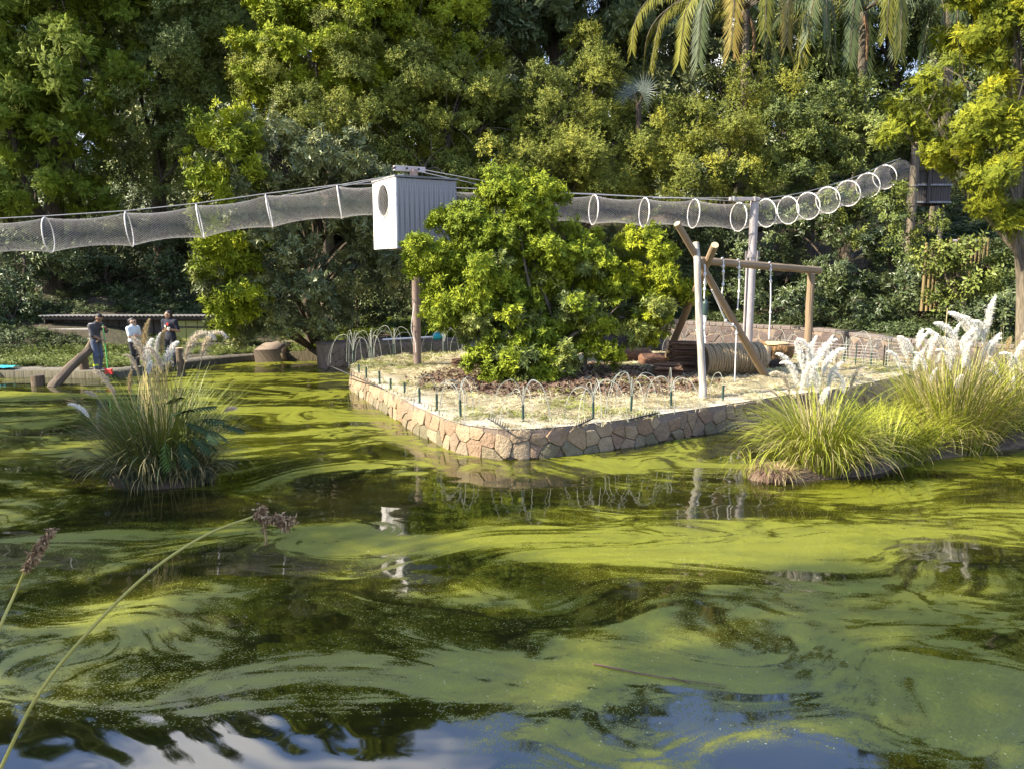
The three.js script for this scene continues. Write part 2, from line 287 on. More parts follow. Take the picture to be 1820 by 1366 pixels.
{ // bank wall at the back right, with a coping of bricks
  const t = thing('bank_wall', 'long dark stone retaining wall with brick coping behind the timber frame', 'retaining wall');
  const pts = curve([[1040, 566], [1080, 564], [1210, 571], [1340, 578], [1450, 584], [1600, 603], [1720, 610], [1850, 616]].map(p => G(p[0], p[1], 1.2)), 60).map(p => V(p.x, 1.2, p.z));
  wallBody(t, pts, -0.7, 1.1, 0.45, 0.05, M.mortar);
  const P = pathMap(pts, -0.1, 1.1, 0.05);
  stoneWall(t, pts, 0.0, 1.09, { cell: 0.32, mats: M.darkStones, seed: 23, s0: 1.0, s1: 18, out: 0.014, aspect: 1.5 });
  const r = rng(5);
  for (let s = 1.0, k = 0; s < Math.min(P.L, 19); k++) { const w = 0.27 + 0.1 * r(), q = P.at(s + w / 2); part('brick', bx(w - 0.02, 0.11 + 0.015 * r(), 0.46, q.x - q.nx * 0.2, 1.155, q.z - q.nz * 0.2, Math.atan2(q.nx, q.nz) + (r() - 0.5) * 0.03, 0, (r() - 0.5) * 0.02, 0.012), M.coping, t); s += w; }
}
{ // low wall across the channel in the middle
  const t = thing('channel_wall', 'low grey wall across the channel behind the tall brown box pole', 'retaining wall');
  const pts = curve([[575, 612], [620, 608], [700, 607], [800, 605], [870, 601], [970, 583], [1038, 568]].map(p => G(p[0], p[1], 0.8)), 50).map(p => V(p.x, 0.8, p.z));
  wallBody(t, pts, -0.7, 0.76, 0.4, 0.04, M.mortar);
  stoneWall(t, pts, 0.0, 0.75, { cell: 0.3, mats: M.mossy, seed: 31, s0: 0, s1: 11, out: 0.014, aspect: 1.7 });
  wallBody(t, pts.map(p => p.clone()), 0.765, 0.85, 0.46, 0, M.mortar, 'coping');
}
// rocky sunlit point at the left end of the channel
{
  const t = thing('bank_edge', 'pale rubble stone edge of the bank under the drooping tree', 'stone edge');
  const pts = curve([[497, 622], [520, 607], [548, 611], [570, 618], [590, 626]].map(p => G(p[0], p[1], 0.42)), 24).map(p => V(p.x, 0.42, p.z));
  wallBody(t, pts, -0.6, 0.42, 0.9, 0.12, M.mortar);
  stoneWall(t, pts, -0.02, 0.40, { cell: 0.24, mats: [M.stones[1], M.stones[2], M.stones[0]], seed: 47, out: 0.06, batter: 0.12, rows: 2 });
}
// concrete path along the left bank
{
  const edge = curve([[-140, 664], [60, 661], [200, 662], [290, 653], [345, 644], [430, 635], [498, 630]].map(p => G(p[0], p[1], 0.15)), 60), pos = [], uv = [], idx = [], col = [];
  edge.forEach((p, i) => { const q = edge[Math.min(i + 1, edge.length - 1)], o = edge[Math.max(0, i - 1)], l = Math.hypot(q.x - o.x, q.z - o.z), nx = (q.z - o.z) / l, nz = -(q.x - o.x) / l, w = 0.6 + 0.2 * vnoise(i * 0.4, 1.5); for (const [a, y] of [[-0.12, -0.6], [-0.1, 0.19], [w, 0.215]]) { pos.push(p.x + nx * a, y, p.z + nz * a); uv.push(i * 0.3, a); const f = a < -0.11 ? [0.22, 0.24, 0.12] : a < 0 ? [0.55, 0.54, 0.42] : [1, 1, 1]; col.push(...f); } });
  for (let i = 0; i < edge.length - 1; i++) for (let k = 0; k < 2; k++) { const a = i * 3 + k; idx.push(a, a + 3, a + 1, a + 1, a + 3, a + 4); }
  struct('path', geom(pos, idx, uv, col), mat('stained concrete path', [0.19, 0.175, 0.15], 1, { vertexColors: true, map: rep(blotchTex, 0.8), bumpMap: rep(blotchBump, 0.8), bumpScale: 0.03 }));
}
// ---------- water with drifting algae, one sheet; texture laid out in metres of the pond ----------
const blobs = [ // pixel on the photo, half sizes in metres, weight: less or more algae there
  [760, 885, 2.8, 1.0, -0.34], [560, 870, 1.2, 0.9, -0.22], [900, 1010, 1.25, 0.42, -0.34], [1010, 1045, 0.9, 0.25, -0.25], [730, 1170, 0.22, 0.24, -0.35], [260, 950, 1.3, 0.7, -0.26], [120, 1000, 0.8, 0.5, -0.15],
  [260, 1340, 1.7, 0.36, -0.75], [640, 1320, 1.0, 0.42, -0.75], [60, 1300, 0.7, 0.22, -0.4], [560, 1235, 0.35, 0.1, -0.3], [1050, 1270, 0.9, 0.16, -0.3], [1330, 1350, 0.4, 0.12, -0.4], [1640, 1345, 0.5, 0.12, -0.3], [480, 1130, 0.6, 0.2, -0.2],
  [1480, 900, 2.2, 0.45, -0.25], [1250, 880, 1.5, 0.5, -0.2], [1780, 1000, 0.8, 0.18, -0.3], [1750, 1130, 0.6, 0.12, -0.25], [1480, 1020, 0.7, 0.12, -0.3],
  [1560, 945, 2.6, 0.5, 0.4], [1150, 985, 2.2, 0.5, 0.3], [1500, 1090, 2.8, 1.1, 0.22], [800, 965, 2.0, 0.25, 0.3], [1200, 1180, 1.8, 0.5, 0.15], [300, 1080, 1.8, 0.35, 0.18], [640, 1020, 0.7, 0.2, 0.3], [120, 800, 3, 1.6, 0.2], [500, 670, 5, 1.6, 0.25], [100, 700, 5, 2, 0.15], [1100, 830, 3, 0.5, 0.25],
].map(b => { const p = G(b[0], b[1], 0); return [p.x, p.z, 1 / b[2], 1 / b[3], b[4]]; });
function algae(x, z) {
  // swirling currents bend the pattern twice before it is read
  const wx = fbm(x * 0.30 + 3.1, z * 0.42 + 8.2, 0, 2) - 0.5, wz = fbm(x * 0.30 + 11.7, z * 0.42 + 1.4, 0, 2) - 0.5;
  let X = x + wx * 3.2, Z = z + wz * 2.4;
  const vx = vnoise(X * 0.9 + 4, Z * 1.3 + 9) - 0.5, vz = vnoise(X * 0.9 + 21, Z * 1.3 + 2) - 0.5;
  X += vx * 1.1; Z += vz * 0.7;
  let c = fbm(X * 0.42, Z * 0.95, 0, 5, 0.52);
  const ridge = 1 - Math.abs(2 * fbm(X * 0.7 + 30, Z * 1.9 + 7, 0, 3, 0.55) - 1), ridge2 = 1 - Math.abs(2 * fbm(X * 1.5 + 3, Z * 4.2 + 17, 0, 3, 0.55) - 1);
  for (const b of blobs) { const q = ((x - b[0]) * b[2]) ** 2 + ((z - b[1]) * b[3]) ** 2; if (q < 6) c += b[4] * 0.62 * Math.exp(-q); }
  c -= 0.16 * smooth(0.84, 0.99, ridge) + 0.10 * smooth(0.86, 1, ridge2);
  const clump = fbm(x * 5.3 + 2, z * 8.5, 0, 3, 0.6) - 0.5;
  return { c: c + clump * 0.17, fine: fbm(X * 3.2, Z * 7, 0, 3, 0.6) };
}
function ripple(x, z) {
  const w = vnoise(x * 0.5 + 3, z * 0.5) * 2;
  let h = 0.55 * fbm(x * 1.1 + w, z * 1.9 + 4, 0, 3, 0.4) + 0.16 * vnoise(x * 3.1 + 5, z * 5.2);
  const p = G(330, 1300, 0), q = Math.exp(-((x - p.x) ** 2 / 0.8 + (z - p.z) ** 2 / 0.25)); // the little wake at the lower left
  return h + q * 0.13 * Math.sin((z * 0.8 - x * 0.62) * 24 + 3 * vnoise(x * 2, z * 2));
}
{
  const lay = (x0, x1, z0, z1, W, H, BW, BH) => {
    const spc = new Uint8Array(W * H * 4), col = new Uint8Array(W * H * 4), rgh = new Uint8Array(W * H * 4), bmp = new Float32Array(BW * BH * 4), cell = (x1 - x0) / W;
    for (let j = 0; j < H; j++) for (let i = 0; i < W; i++) {
      const x = x0 + (i + 0.5) / W * (x1 - x0), z = z0 + (j + 0.5) / H * (z1 - z0), A = algae(x, z), s = h3(i, j, 7), k = (j * W + i) * 4;
      let a = smooth(0.43, 0.66, A.c + (A.fine - 0.5) * 0.30);                         // closed mat
      const dust = smooth(0.25, 0.56, A.c) * 0.20 * (0.4 + 1.2 * A.fine);                // loose duckweed, leaf by leaf
      if (cell < 0.012) { if (s < dust) a = Math.max(a, 0.75); else if (a > 0.15) a *= 0.50 + 0.75 * h3(i, j, 3) * (0.7 + 0.6 * h3(i >> 1, j >> 1, 5)); } else { a = Math.max(a, dust * 0.9); a *= 0.9 + 0.2 * s; }
      const tone = 0.72 + 0.55 * A.fine, fleck = cell < 0.012 && s > 0.9988 && A.c > 0.36, bare = 0.6 + 0.8 * smooth(0.2, 0.5, A.c);
      let R = mix(0.020 * bare, 0.140 * tone, a), Gc = mix(0.021 * bare, 0.147 * tone, a), B = mix(0.003, 0.009 * tone, a);
      if (fleck) { R = 0.6; Gc = 0.6; B = 0.52; }
      col[k] = toS(R); col[k + 1] = toS(Gc); col[k + 2] = toS(B); col[k + 3] = 255;
      const q = Math.round(255 * mix(0.03, 0.42, clamp(a * 1.2))); rgh[k] = rgh[k + 1] = rgh[k + 2] = q; rgh[k + 3] = 255; spc[k] = spc[k + 1] = spc[k + 2] = 255; spc[k + 3] = Math.round(255 * (1 - 0.45 * clamp(a * 1.2)));
    }
    for (let j = 0; j < BH; j++) for (let i = 0; i < BW; i++) { const x = x0 + (i + 0.5) / BW * (x1 - x0), z = z0 + (j + 0.5) / BH * (z1 - z0), k = (j * BW + i) * 4, h = ripple(x, z); bmp[k] = bmp[k + 1] = bmp[k + 2] = h; bmp[k + 3] = 1; }
    const T = (d, w, h, type) => { const t = new THREE.DataTexture(d, w, h, THREE.RGBAFormat, type); t.magFilter = THREE.LinearFilter; t.needsUpdate = true; return t; };
    const c = T(col, W, H, THREE.UnsignedByteType); c.colorSpace = THREE.SRGBColorSpace;
    return mat('green pond water with algae', [1, 1, 1], 1, { map: c, roughnessMap: T(rgh, W, H, THREE.UnsignedByteType), specularIntensityMap: T(spc, W, H, THREE.UnsignedByteType), bumpMap: T(bmp, BW, BH, THREE.FloatType), bumpScale: 0.012, ior: 1.85 });
  };
  const N = [-9, 9, -12.6, -3.4], F = [-36, 24, -36, -1.6], pos = [], uv = [], idx = [], g = new THREE.BufferGeometry();
  const quad = (x0, x1, z0, z1, R) => { const b = pos.length / 3; for (const [x, z] of [[x0, z0], [x1, z0], [x1, z1], [x0, z1]]) { pos.push(x, 0, z); uv.push((x - R[0]) / (R[1] - R[0]), (z - R[2]) / (R[3] - R[2])); } idx.push(b, b + 3, b + 1, b + 1, b + 3, b + 2); };
  quad(...N, N);
  quad(F[0], F[1], F[2], N[2], F); quad(F[0], F[1], N[3], F[3], F); quad(F[0], N[0], N[2], N[3], F); quad(N[1], F[1], N[2], N[3], F);
  g.setAttribute('position', new THREE.Float32BufferAttribute(pos, 3)); g.setAttribute('uv', new THREE.Float32BufferAttribute(uv, 2)); g.setIndex(idx); g.computeVertexNormals();
  g.addGroup(0, 6, 0); g.addGroup(6, 24, 1);
  struct('pond_water', g, [lay(...N, 2048, 1048, 1024, 524), lay(...F, 2048, 1180, 1500, 860)]);
}
// ---------- leaves and twigs ----------
// one leaf: pointed, folded along its midrib and bent down; written into a list
function leaf(L, base, d, up, len, wid, bend) {
  const side = V().crossVectors(d, up).normalize(), n = V().crossVectors(side, d).normalize(), P = (t, s, f) => base.clone().addScaledVector(d, t * len).addScaledVector(side, s * wid / 2).addScaledVector(n, f * wid - bend * t * t * len), b = L.pos.length / 3;
  for (const p of [P(0, 0, 0), P(0.45, -1, 0.22), P(0.45, 0, 0), P(0.45, 1, 0.22), P(1, 0, 0)]) L.pos.push(p.x, p.y, p.z);
  L.idx.push(b, b + 2, b + 1, b, b + 3, b + 2, b + 1, b + 2, b + 4, b + 2, b + 3, b + 4);
}
function twig(kind, seed) {
  const r = rng(seed), L = { pos: [], idx: [] }, rd = () => V(r() - 0.5, r() - 0.5, r() - 0.5);
  const spray = (o, d, len, n, ll, lw, droop) => { for (let i = 0; i < n; i++) { const t = 0.15 + 0.85 * (i + r() * 0.6) / n, p = o.clone().addScaledVector(d, t * len); p.y -= droop * t * t * len; const a = i * 2.4 + r(), s = V().crossVectors(d, Math.abs(d.y) > 0.9 ? V(1, 0, 0) : UP).normalize(), q = V().crossVectors(s, d); const dd = d.clone().multiplyScalar(0.55 + r() * 0.4).addScaledVector(s, Math.cos(a)).addScaledVector(q, Math.sin(a)).normalize(); leaf(L, p, dd, V(0, 1, 0).addScaledVector(rd(), 0.9).normalize(), ll * (0.7 + 0.6 * r()), lw * (0.8 + 0.4 * r()), 0.25); } };
  if (kind === 'broad') for (let b = 0; b < 5; b++) { // whorls of long leaves at branch ends
    const d = V(0, 1, 0).addScaledVector(rd(), 1.7).normalize(), o = rd().multiplyScalar(0.16); spray(o, d, 0.34, 9, 0.16, 0.055, 0.15);
  } else if (kind === 'fine') for (let b = 0; b < 6; b++) { const d = V(0, 1, 0).addScaledVector(rd(), 2.0).normalize(); spray(rd().multiplyScalar(0.2), d, 0.42, 11, 0.085, 0.036, 0.1); }
  else if (kind === 'feather') for (let b = 0; b < 6; b++) { // pinnate fronds
    const d = V(0, 0.45, 0).addScaledVector(rd(), 2.0).normalize(), o = rd().multiplyScalar(0.15), s = V().crossVectors(d, UP).normalize(), len = 0.42 + 0.2 * r();
    for (let i = 0; i < 8; i++) for (const k of [-1, 1]) { const t = (i + 1.5) / 9, p = o.clone().addScaledVector(d, t * len); p.y -= 0.35 * t * t * len; leaf(L, p, d.clone().multiplyScalar(0.5).addScaledVector(s, k).add(V(0, -0.2, 0)).normalize(), UP, 0.12, 0.036, 0.2); }
  } else if (kind === 'gloss') for (let b = 0; b < 5; b++) { const d = V(0, 1, 0).addScaledVector(rd(), 2.0).normalize(); spray(rd().multiplyScalar(0.18), d, 0.36, 8, 0.12, 0.055, 0.2); }
  return geom(L.pos, L.idx);
}
const TW = {}; for (const k of ['broad', 'fine', 'feather', 'gloss']) TW[k] = [twig(k, 3), twig(k, 17)];
const LM = {
  acacia: leafMat('acacia leaves', [0.175, 0.195, 0.009], 0, 0.04),
  bush: leafMat('bright bush leaves', [0.160, 0.205, 0.009], 0, 0.08),
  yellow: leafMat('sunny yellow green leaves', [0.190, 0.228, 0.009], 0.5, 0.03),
  lime: leafMat('fresh green leaves', [0.125, 0.165, 0.009], 0.48, 0.08),
  mid: leafMat('mid green leaves', [0.130, 0.160, 0.028], 0.42, 0.35),
  olive: leafMat('olive leaves', [0.165, 0.182, 0.022], 0.4, 0.15),
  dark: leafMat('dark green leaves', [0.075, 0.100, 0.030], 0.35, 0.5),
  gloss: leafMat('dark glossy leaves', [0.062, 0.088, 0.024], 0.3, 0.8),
  grey: leafMat('grey green leaves', [0.145, 0.165, 0.055], 0.35, 0.6),
};
const qU = new THREE.Quaternion(), qR = new THREE.Quaternion(), mI = new THREE.Matrix4();
// leaves gathered in clumps over the outside of each lobe, joined into crown parts of one tree
function crown(parent, lobes, o) {
  const { leaves = 'fine', m = LM.mid, dens = 1, size = 1, seed = 1, droop = 0, tone = 0.25, gap = 0.0, name = 'crown' } = o, r = rng(seed), at = [];
  const sph = () => { const z = 2 * r() - 1, a = r() * 6.283, s = Math.sqrt(1 - z * z); return V(s * Math.cos(a), z, s * Math.sin(a)); };
  for (const l of lobes) {
    const R = l.r, nC = Math.max(5, Math.round(R * R * 7 * (l.k ?? 1)));
    for (let c = 0; c < nC; c++) {
      const d = sph(); if (r() < gap) continue;
      const rad = 0.58 + (o.rag ?? 0.5) * r() + 0.3 * (vnoise(d.x * 2 + seed, d.y * 2, d.z * 2 + seed) - 0.5), ctr = V(d.x * R * rad, d.y * R * (l.fy ?? 0.9) * rad, d.z * R * (l.fz ?? 0.8) * rad).add(l.p);
      const cr = (0.22 + 0.36 * r()) * Math.min(1.3, 0.45 + R * 0.35), nT = Math.max(3, Math.round(dens * 13 * cr * cr / (size * size) / 0.16)), ct = 1 + tone * (r() - 0.5) * 1.6;
      for (let i = 0; i < nT; i++) {
        const e = sph().multiplyScalar(cr * Math.pow(r(), 0.4)); e.y *= 0.75; if (droop) e.y -= droop * r() * cr * 2;
        const p = ctr.clone().add(e), out = e.clone().normalize().multiplyScalar(0.7).addScaledVector(d, 0.8).add(V((r() - 0.5), 0.35 - droop * 1.4 + (r() - 0.5), (r() - 0.5))).normalize();
        at.push([p, out, r() * 6.283, size * (0.7 + 0.6 * r()), ct * (1 + tone * (r() - 0.5))]);
      }
    }
  }
  for (let v = 0; v < 2; v++) {
    const mine = at.filter((_, i) => i % 2 === v), im = new THREE.InstancedMesh(TW[leaves][v], m, mine.length), c = new THREE.Color();
    mine.forEach(([p, out, a, s, t], i) => { qU.setFromUnitVectors(UP, out); qR.setFromAxisAngle(UP, a); qU.multiply(qR); im.setMatrixAt(i, mI.compose(p, qU, V(s, s, s))); im.setColorAt(i, c.setRGB(t * (1 + 0.25 * (t - 1)), t, t * (1 - 0.2 * (t - 1)))); });
    im.name = name; im.userData.kind = 'stuff'; im.castShadow = im.receiveShadow = true; parent.add(im);
  }
  return at.length;
}
let twigs = 0;
const lobesPx = list => list.map(([px, py, d, rpx, fy, fz, k]) => ({ p: D(px, py, d), r: rpx * d / FOCAL, fy, fz, k }));
// a tree: trunk, a limb to every lobe, crown
function tree(name, label, base, lobes, o = {}) {
  const t = thing(name, label, o.cat ?? 'tree', V(base.x, base.y, base.z), 0, o.group), r = rng((o.seed ?? 1) * 77 + 5), L = lobes.map(l => ({ ...l, p: l.p.clone().sub(base) })), bm = o.bark ?? M.bark;
  if (!o.noTrunk) {
    const top = L.reduce((a, l) => l.p.y > a.p.y ? l : a, L[0]).p, mean = L.reduce((a, l) => a.add(l.p), V(0, 0, 0)).divideScalar(L.length), w = o.trunk ?? 0.3;
    const lead = o.lead ? o.lead.map(p => p.clone().sub(base)) : [V(0, -0.4, 0), V(mean.x * 0.12 + (r() - 0.5) * 0.5, top.y * 0.3, mean.z * 0.12), V(mean.x * 0.5 + (r() - 0.5) * 0.8, top.y * 0.62, mean.z * 0.4), V(mix(mean.x, top.x, 0.7), top.y * 0.95, mix(mean.z, top.z, 0.7))];
    const tp = curve(lead, 24); part('trunk', tube(tp, x => w * (1.15 - 0.95 * x) * (1 + 0.5 * Math.exp(-x * 14)), 10, true, 0.3, o.seed ?? 1), bm, t);
    for (const l of L) { if (r() < (o.skip ?? 0)) continue; const f = clamp(l.p.y / top.y * 0.75 - 0.12, 0.06, 0.8), s = tp[Math.round(f * 24)], e = l.p.clone().add(V((r() - 0.5) * l.r, l.r * 0.3, (r() - 0.5) * l.r)), mid = s.clone().lerp(l.p, 0.5).add(V((r() - 0.5) * 0.8, 0.3 + r() * 0.5, (r() - 0.5) * 0.8)); const lw = w * 0.4 * (1 - f * 0.5);
      part('branch', tube(curve([s, mid, l.p.clone().lerp(s, 0.1), e], 12), x => lw * (1 - 0.88 * x), 6, false, 0.2, 3), bm, t);
      for (let k = 0; k < (o.side ?? 2); k++) { const q = mid.clone().lerp(l.p, 0.3 + r() * 0.7), g = V(r() - 0.5, r() - 0.3, r() - 0.5).normalize().multiplyScalar(l.r * 1.05).add(l.p); part('branch', tube(curve([q, q.clone().lerp(g, 0.5).add(V(0, (r() - 0.3) * 0.4, 0)), g], 8), x => lw * 0.42 * (1 - 0.8 * x), 5, false), bm, t); } }
  }
  twigs += crown(t, L, o); for (const x of o.also ?? []) twigs += crown(t, lobesPx(x.lobes).map(l => ({ ...l, p: l.p.sub(base) })), { ...o, ...x });
  return t;
}
const onGround = (px, z, dx = 0) => { const x = (px - 910) / FOCAL * z * 1.0 + dx; return V(x, ground(x, -z), -z); };

// ---------- the wood behind the pond ----------
tree('tall_tree', 'tall feathery tree with a dark trunk at the left edge above the bank', onGround(92, 33), lobesPx([[50, 70, 33, 100], [150, 120, 32, 85], [10, 210, 32, 85], [120, 235, 33, 80, 0.8], [195, 40, 34, 80], [40, 330, 31.5, 60], [150, 340, 33, 50], [-60, 120, 33, 110], [-70, 330, 33, 90], [80, -90, 33, 130], [200, -120, 34, 120], [-60, -120, 34, 130]]),
  { leaves: 'feather', m: LM.lime, seed: 2, dens: 0.7, size: 0.82, trunk: 0.42, tone: 0.35, lead: [onGround(92, 33).add(V(0, -0.4, 0)), D(94, 420, 33), D(97, 200, 33), D(95, -20, 33), D(90, -130, 33.5)] });
tree('rounded_tree', 'dark rounded fine-leaved tree between the left edge tree and the bright drooping tree', onGround(300, 36), lobesPx([[330, 90, 34, 100], [270, 200, 34, 78], [405, 55, 35, 85], [250, 70, 34.5, 62], [305, 290, 34, 62], [360, 190, 35, 70], [230, 300, 35, 50], [330, -60, 35, 130], [430, -70, 36, 90], [230, -90, 36, 90]]),
  { leaves: 'fine', m: LM.mid, seed: 3, dens: 0.9, size: 1.1, trunk: 0.35, tone: 0.3 });
tree('canopy_tree', 'broad bright yellow-green tree canopy above the white box', onGround(590, 31), lobesPx([[560, 80, 30, 105], [660, 60, 31, 110], [490, 120, 29, 70], [770, 60, 32, 90], [600, -80, 31, 130], [520, -60, 32, 90], [700, -70, 33, 100], [780, -60, 33, 80]]),
  { leaves: 'broad', m: LM.yellow, seed: 4, dens: 1.0, size: 0.88, trunk: 0.34, tone: 0.35, bark: M.paleBark,
    also: [{ m: LM.olive, leaves: 'fine', seed: 64, dens: 1.0, size: 0.85, lobes: [[480, 165, 28.6, 70], [705, 150, 30, 95], [600, 175, 28.5, 85], [540, 220, 28, 60], [650, 225, 28.5, 60], [770, 140, 31, 70], [600, 90, 29.5, 60]] }] });
tree('drooping_tree', 'drooping broad-leaved tree hanging over the pond edge, its left side painted sunlit yellow', onGround(560, 28.2), lobesPx([[460, 240, 26, 62], [400, 225, 25.2, 46], [395, 300, 25, 46, 1.1], [400, 385, 24.6, 46, 1.1], [395, 465, 24.6, 46, 1.1], [400, 545, 24.8, 42, 1.1], [425, 590, 25.2, 26], [470, 330, 25.6, 62], [470, 430, 25.4, 55], [480, 520, 25.4, 45, 1.2], [560, 300, 26.5, 75], [640, 310, 27, 75], [570, 400, 26, 60], [660, 400, 26.5, 60], [575, 480, 26, 42, 1.2], [640, 470, 26.2, 45], [710, 440, 26.4, 50], [590, 545, 26.2, 26, 1.3], [750, 400, 27.4, 55], [700, 490, 26.3, 30], [485, 400, 24.8, 36], [500, 460, 24.8, 34], [495, 520, 24.8, 32], [505, 570, 24.9, 26], [560, 520, 25.2, 34], [585, 570, 25.3, 20]]),
  { leaves: 'broad', m: LM.grey, seed: 6, dens: 0.95, size: 1.0, droop: 0.35, trunk: 0.24, tone: 0.4,
    also: [{ m: LM.yellow, seed: 66, dens: 1.3, name: 'painted_lit_crown', lobes: [[385, 215, 24.9, 44], [372, 270, 24.4, 38], [378, 330, 24.2, 40], [382, 395, 24.0, 42], [380, 450, 24.0, 42], [392, 505, 24.2, 42], [410, 560, 24.4, 36], [420, 300, 24.6, 50], [430, 420, 24.4, 50], [435, 510, 24.4, 42], [450, 215, 25, 50]] }] });  // yellower left crown: the sunlit side is put into the leaf colour
tree('branchy_tree', 'grey-green tangled tree with bare branches showing just behind the white box', onGround(790, 31), lobesPx([[800, 215, 30.5, 85], [745, 300, 29, 65], [850, 295, 30, 75], [790, 350, 29, 50], [690, 240, 29, 60], [870, 210, 31.5, 70], [905, 330, 29.5, 45], [830, 120, 32, 80]]),
  { leaves: 'gloss', m: LM.olive, seed: 7, dens: 0.75, size: 0.85, trunk: 0.26, side: 5, tone: 0.4, bark: M.paleBark });
tree('olive_tree', 'olive-green spreading tree in the middle, behind the left end of the right net tunnel', onGround(1000, 32), lobesPx([[965, 205, 31, 85], [1050, 170, 31.5, 75], [1060, 265, 30.5, 80], [935, 290, 30, 65], [1130, 300, 31, 75], [1010, 340, 30, 55], [1150, 235, 32.5, 60], [890, 180, 32, 55], [1080, 350, 30, 45], [1050, 90, 33, 45]]),
  { leaves: 'fine', m: LM.olive, seed: 8, dens: 0.95, size: 0.9, trunk: 0.28, tone: 0.4 });
tree('tall_tree', 'tall dark tree with a black forked trunk at the top middle', onGround(985, 38), lobesPx([[960, -40, 37, 110], [1080, 10, 37, 95], [890, -70, 37, 110], [1010, -130, 38, 110], [1150, -60, 38, 110], [1110, -150, 39, 100], [900, 70, 37, 70], [1120, 110, 37, 60], [860, -90, 38, 90], [1190, 40, 37, 70]]),
  { leaves: 'feather', m: LM.dark, seed: 9, dens: 0.7, size: 1.3, trunk: 0.36, lead: [onGround(985, 38).add(V(0, -0.4, 0)), D(990, 300, 38), D(985, 110, 38), D(975, 10, 38), D(985, -150, 38)] });
tree('leafy_bush', 'pale green bush below the drooping palm fronds, behind the right net tunnel', onGround(1290, 32), lobesPx([[1235, 215, 30, 62], [1310, 205, 30.4, 66], [1300, 290, 29.8, 75], [1225, 310, 29.5, 55], [1345, 140, 31, 42], [1180, 250, 30, 45], [1380, 180, 31, 40]]), { cat: 'bush', leaves: 'fine', m: LM.olive, seed: 10, dens: 0.9, size: 0.9, trunk: 0.16, tone: 0.45 });
tree('leafy_bush', 'glossy bush with white glints left of the upper right tree', onGround(1440, 32), lobesPx([[1400, 235, 30.5, 75], [1480, 205, 31, 64], [1530, 250, 30.5, 60], [1410, 310, 30, 60], [1490, 310, 30.5, 55], [1550, 190, 33, 45], [1340, 330, 29.5, 45]]), { cat: 'bush', leaves: 'gloss', m: LM.mid, seed: 12, dens: 0.9, size: 0.85, trunk: 0.16, tone: 0.45 });
// dark undergrowth on the slope behind the wall at the right
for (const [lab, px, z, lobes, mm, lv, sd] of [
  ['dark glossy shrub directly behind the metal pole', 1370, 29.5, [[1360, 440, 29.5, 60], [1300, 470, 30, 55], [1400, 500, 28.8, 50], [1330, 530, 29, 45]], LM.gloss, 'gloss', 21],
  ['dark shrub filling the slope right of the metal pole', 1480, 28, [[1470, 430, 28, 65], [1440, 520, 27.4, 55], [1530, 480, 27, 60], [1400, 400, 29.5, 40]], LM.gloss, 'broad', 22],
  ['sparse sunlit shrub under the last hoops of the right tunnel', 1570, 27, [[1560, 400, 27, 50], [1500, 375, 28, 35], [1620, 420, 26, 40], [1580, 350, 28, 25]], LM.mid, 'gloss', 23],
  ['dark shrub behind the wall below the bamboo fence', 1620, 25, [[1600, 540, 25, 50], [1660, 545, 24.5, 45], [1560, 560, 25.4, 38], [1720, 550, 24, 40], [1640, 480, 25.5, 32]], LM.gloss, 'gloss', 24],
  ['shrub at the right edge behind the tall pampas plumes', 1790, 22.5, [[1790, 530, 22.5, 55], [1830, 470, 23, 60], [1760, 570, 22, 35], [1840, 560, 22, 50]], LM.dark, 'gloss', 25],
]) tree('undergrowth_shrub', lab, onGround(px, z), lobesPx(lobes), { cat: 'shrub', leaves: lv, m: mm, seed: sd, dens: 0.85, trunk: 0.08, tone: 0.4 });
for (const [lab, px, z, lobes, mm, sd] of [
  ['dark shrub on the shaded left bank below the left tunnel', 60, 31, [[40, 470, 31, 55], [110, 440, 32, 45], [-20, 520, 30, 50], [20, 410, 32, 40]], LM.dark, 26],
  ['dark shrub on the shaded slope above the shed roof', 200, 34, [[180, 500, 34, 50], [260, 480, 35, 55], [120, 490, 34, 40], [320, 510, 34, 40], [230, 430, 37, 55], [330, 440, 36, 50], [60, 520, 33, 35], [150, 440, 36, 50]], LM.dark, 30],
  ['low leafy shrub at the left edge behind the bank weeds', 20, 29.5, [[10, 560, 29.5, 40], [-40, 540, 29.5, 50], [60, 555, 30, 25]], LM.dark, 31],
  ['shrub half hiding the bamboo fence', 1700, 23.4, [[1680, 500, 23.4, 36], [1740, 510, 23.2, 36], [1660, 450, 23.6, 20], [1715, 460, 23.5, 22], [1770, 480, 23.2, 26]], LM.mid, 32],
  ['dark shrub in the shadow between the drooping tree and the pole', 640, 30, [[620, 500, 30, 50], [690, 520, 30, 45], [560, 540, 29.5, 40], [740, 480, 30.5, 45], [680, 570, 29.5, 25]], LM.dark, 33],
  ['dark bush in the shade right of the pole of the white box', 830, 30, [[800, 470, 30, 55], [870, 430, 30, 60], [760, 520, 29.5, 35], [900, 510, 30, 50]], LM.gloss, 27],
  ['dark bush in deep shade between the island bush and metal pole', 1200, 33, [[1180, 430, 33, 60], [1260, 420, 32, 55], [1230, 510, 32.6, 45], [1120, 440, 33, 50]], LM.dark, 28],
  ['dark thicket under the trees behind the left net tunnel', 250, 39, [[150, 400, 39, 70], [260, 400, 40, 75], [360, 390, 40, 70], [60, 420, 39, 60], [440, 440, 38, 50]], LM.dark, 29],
]) tree('undergrowth_shrub', lab, onGround(px, z), lobesPx(lobes), { cat: 'shrub', leaves: 'gloss', m: mm, seed: sd, dens: 0.7, size: 1.2, trunk: 0.08, tone: 0.3 });
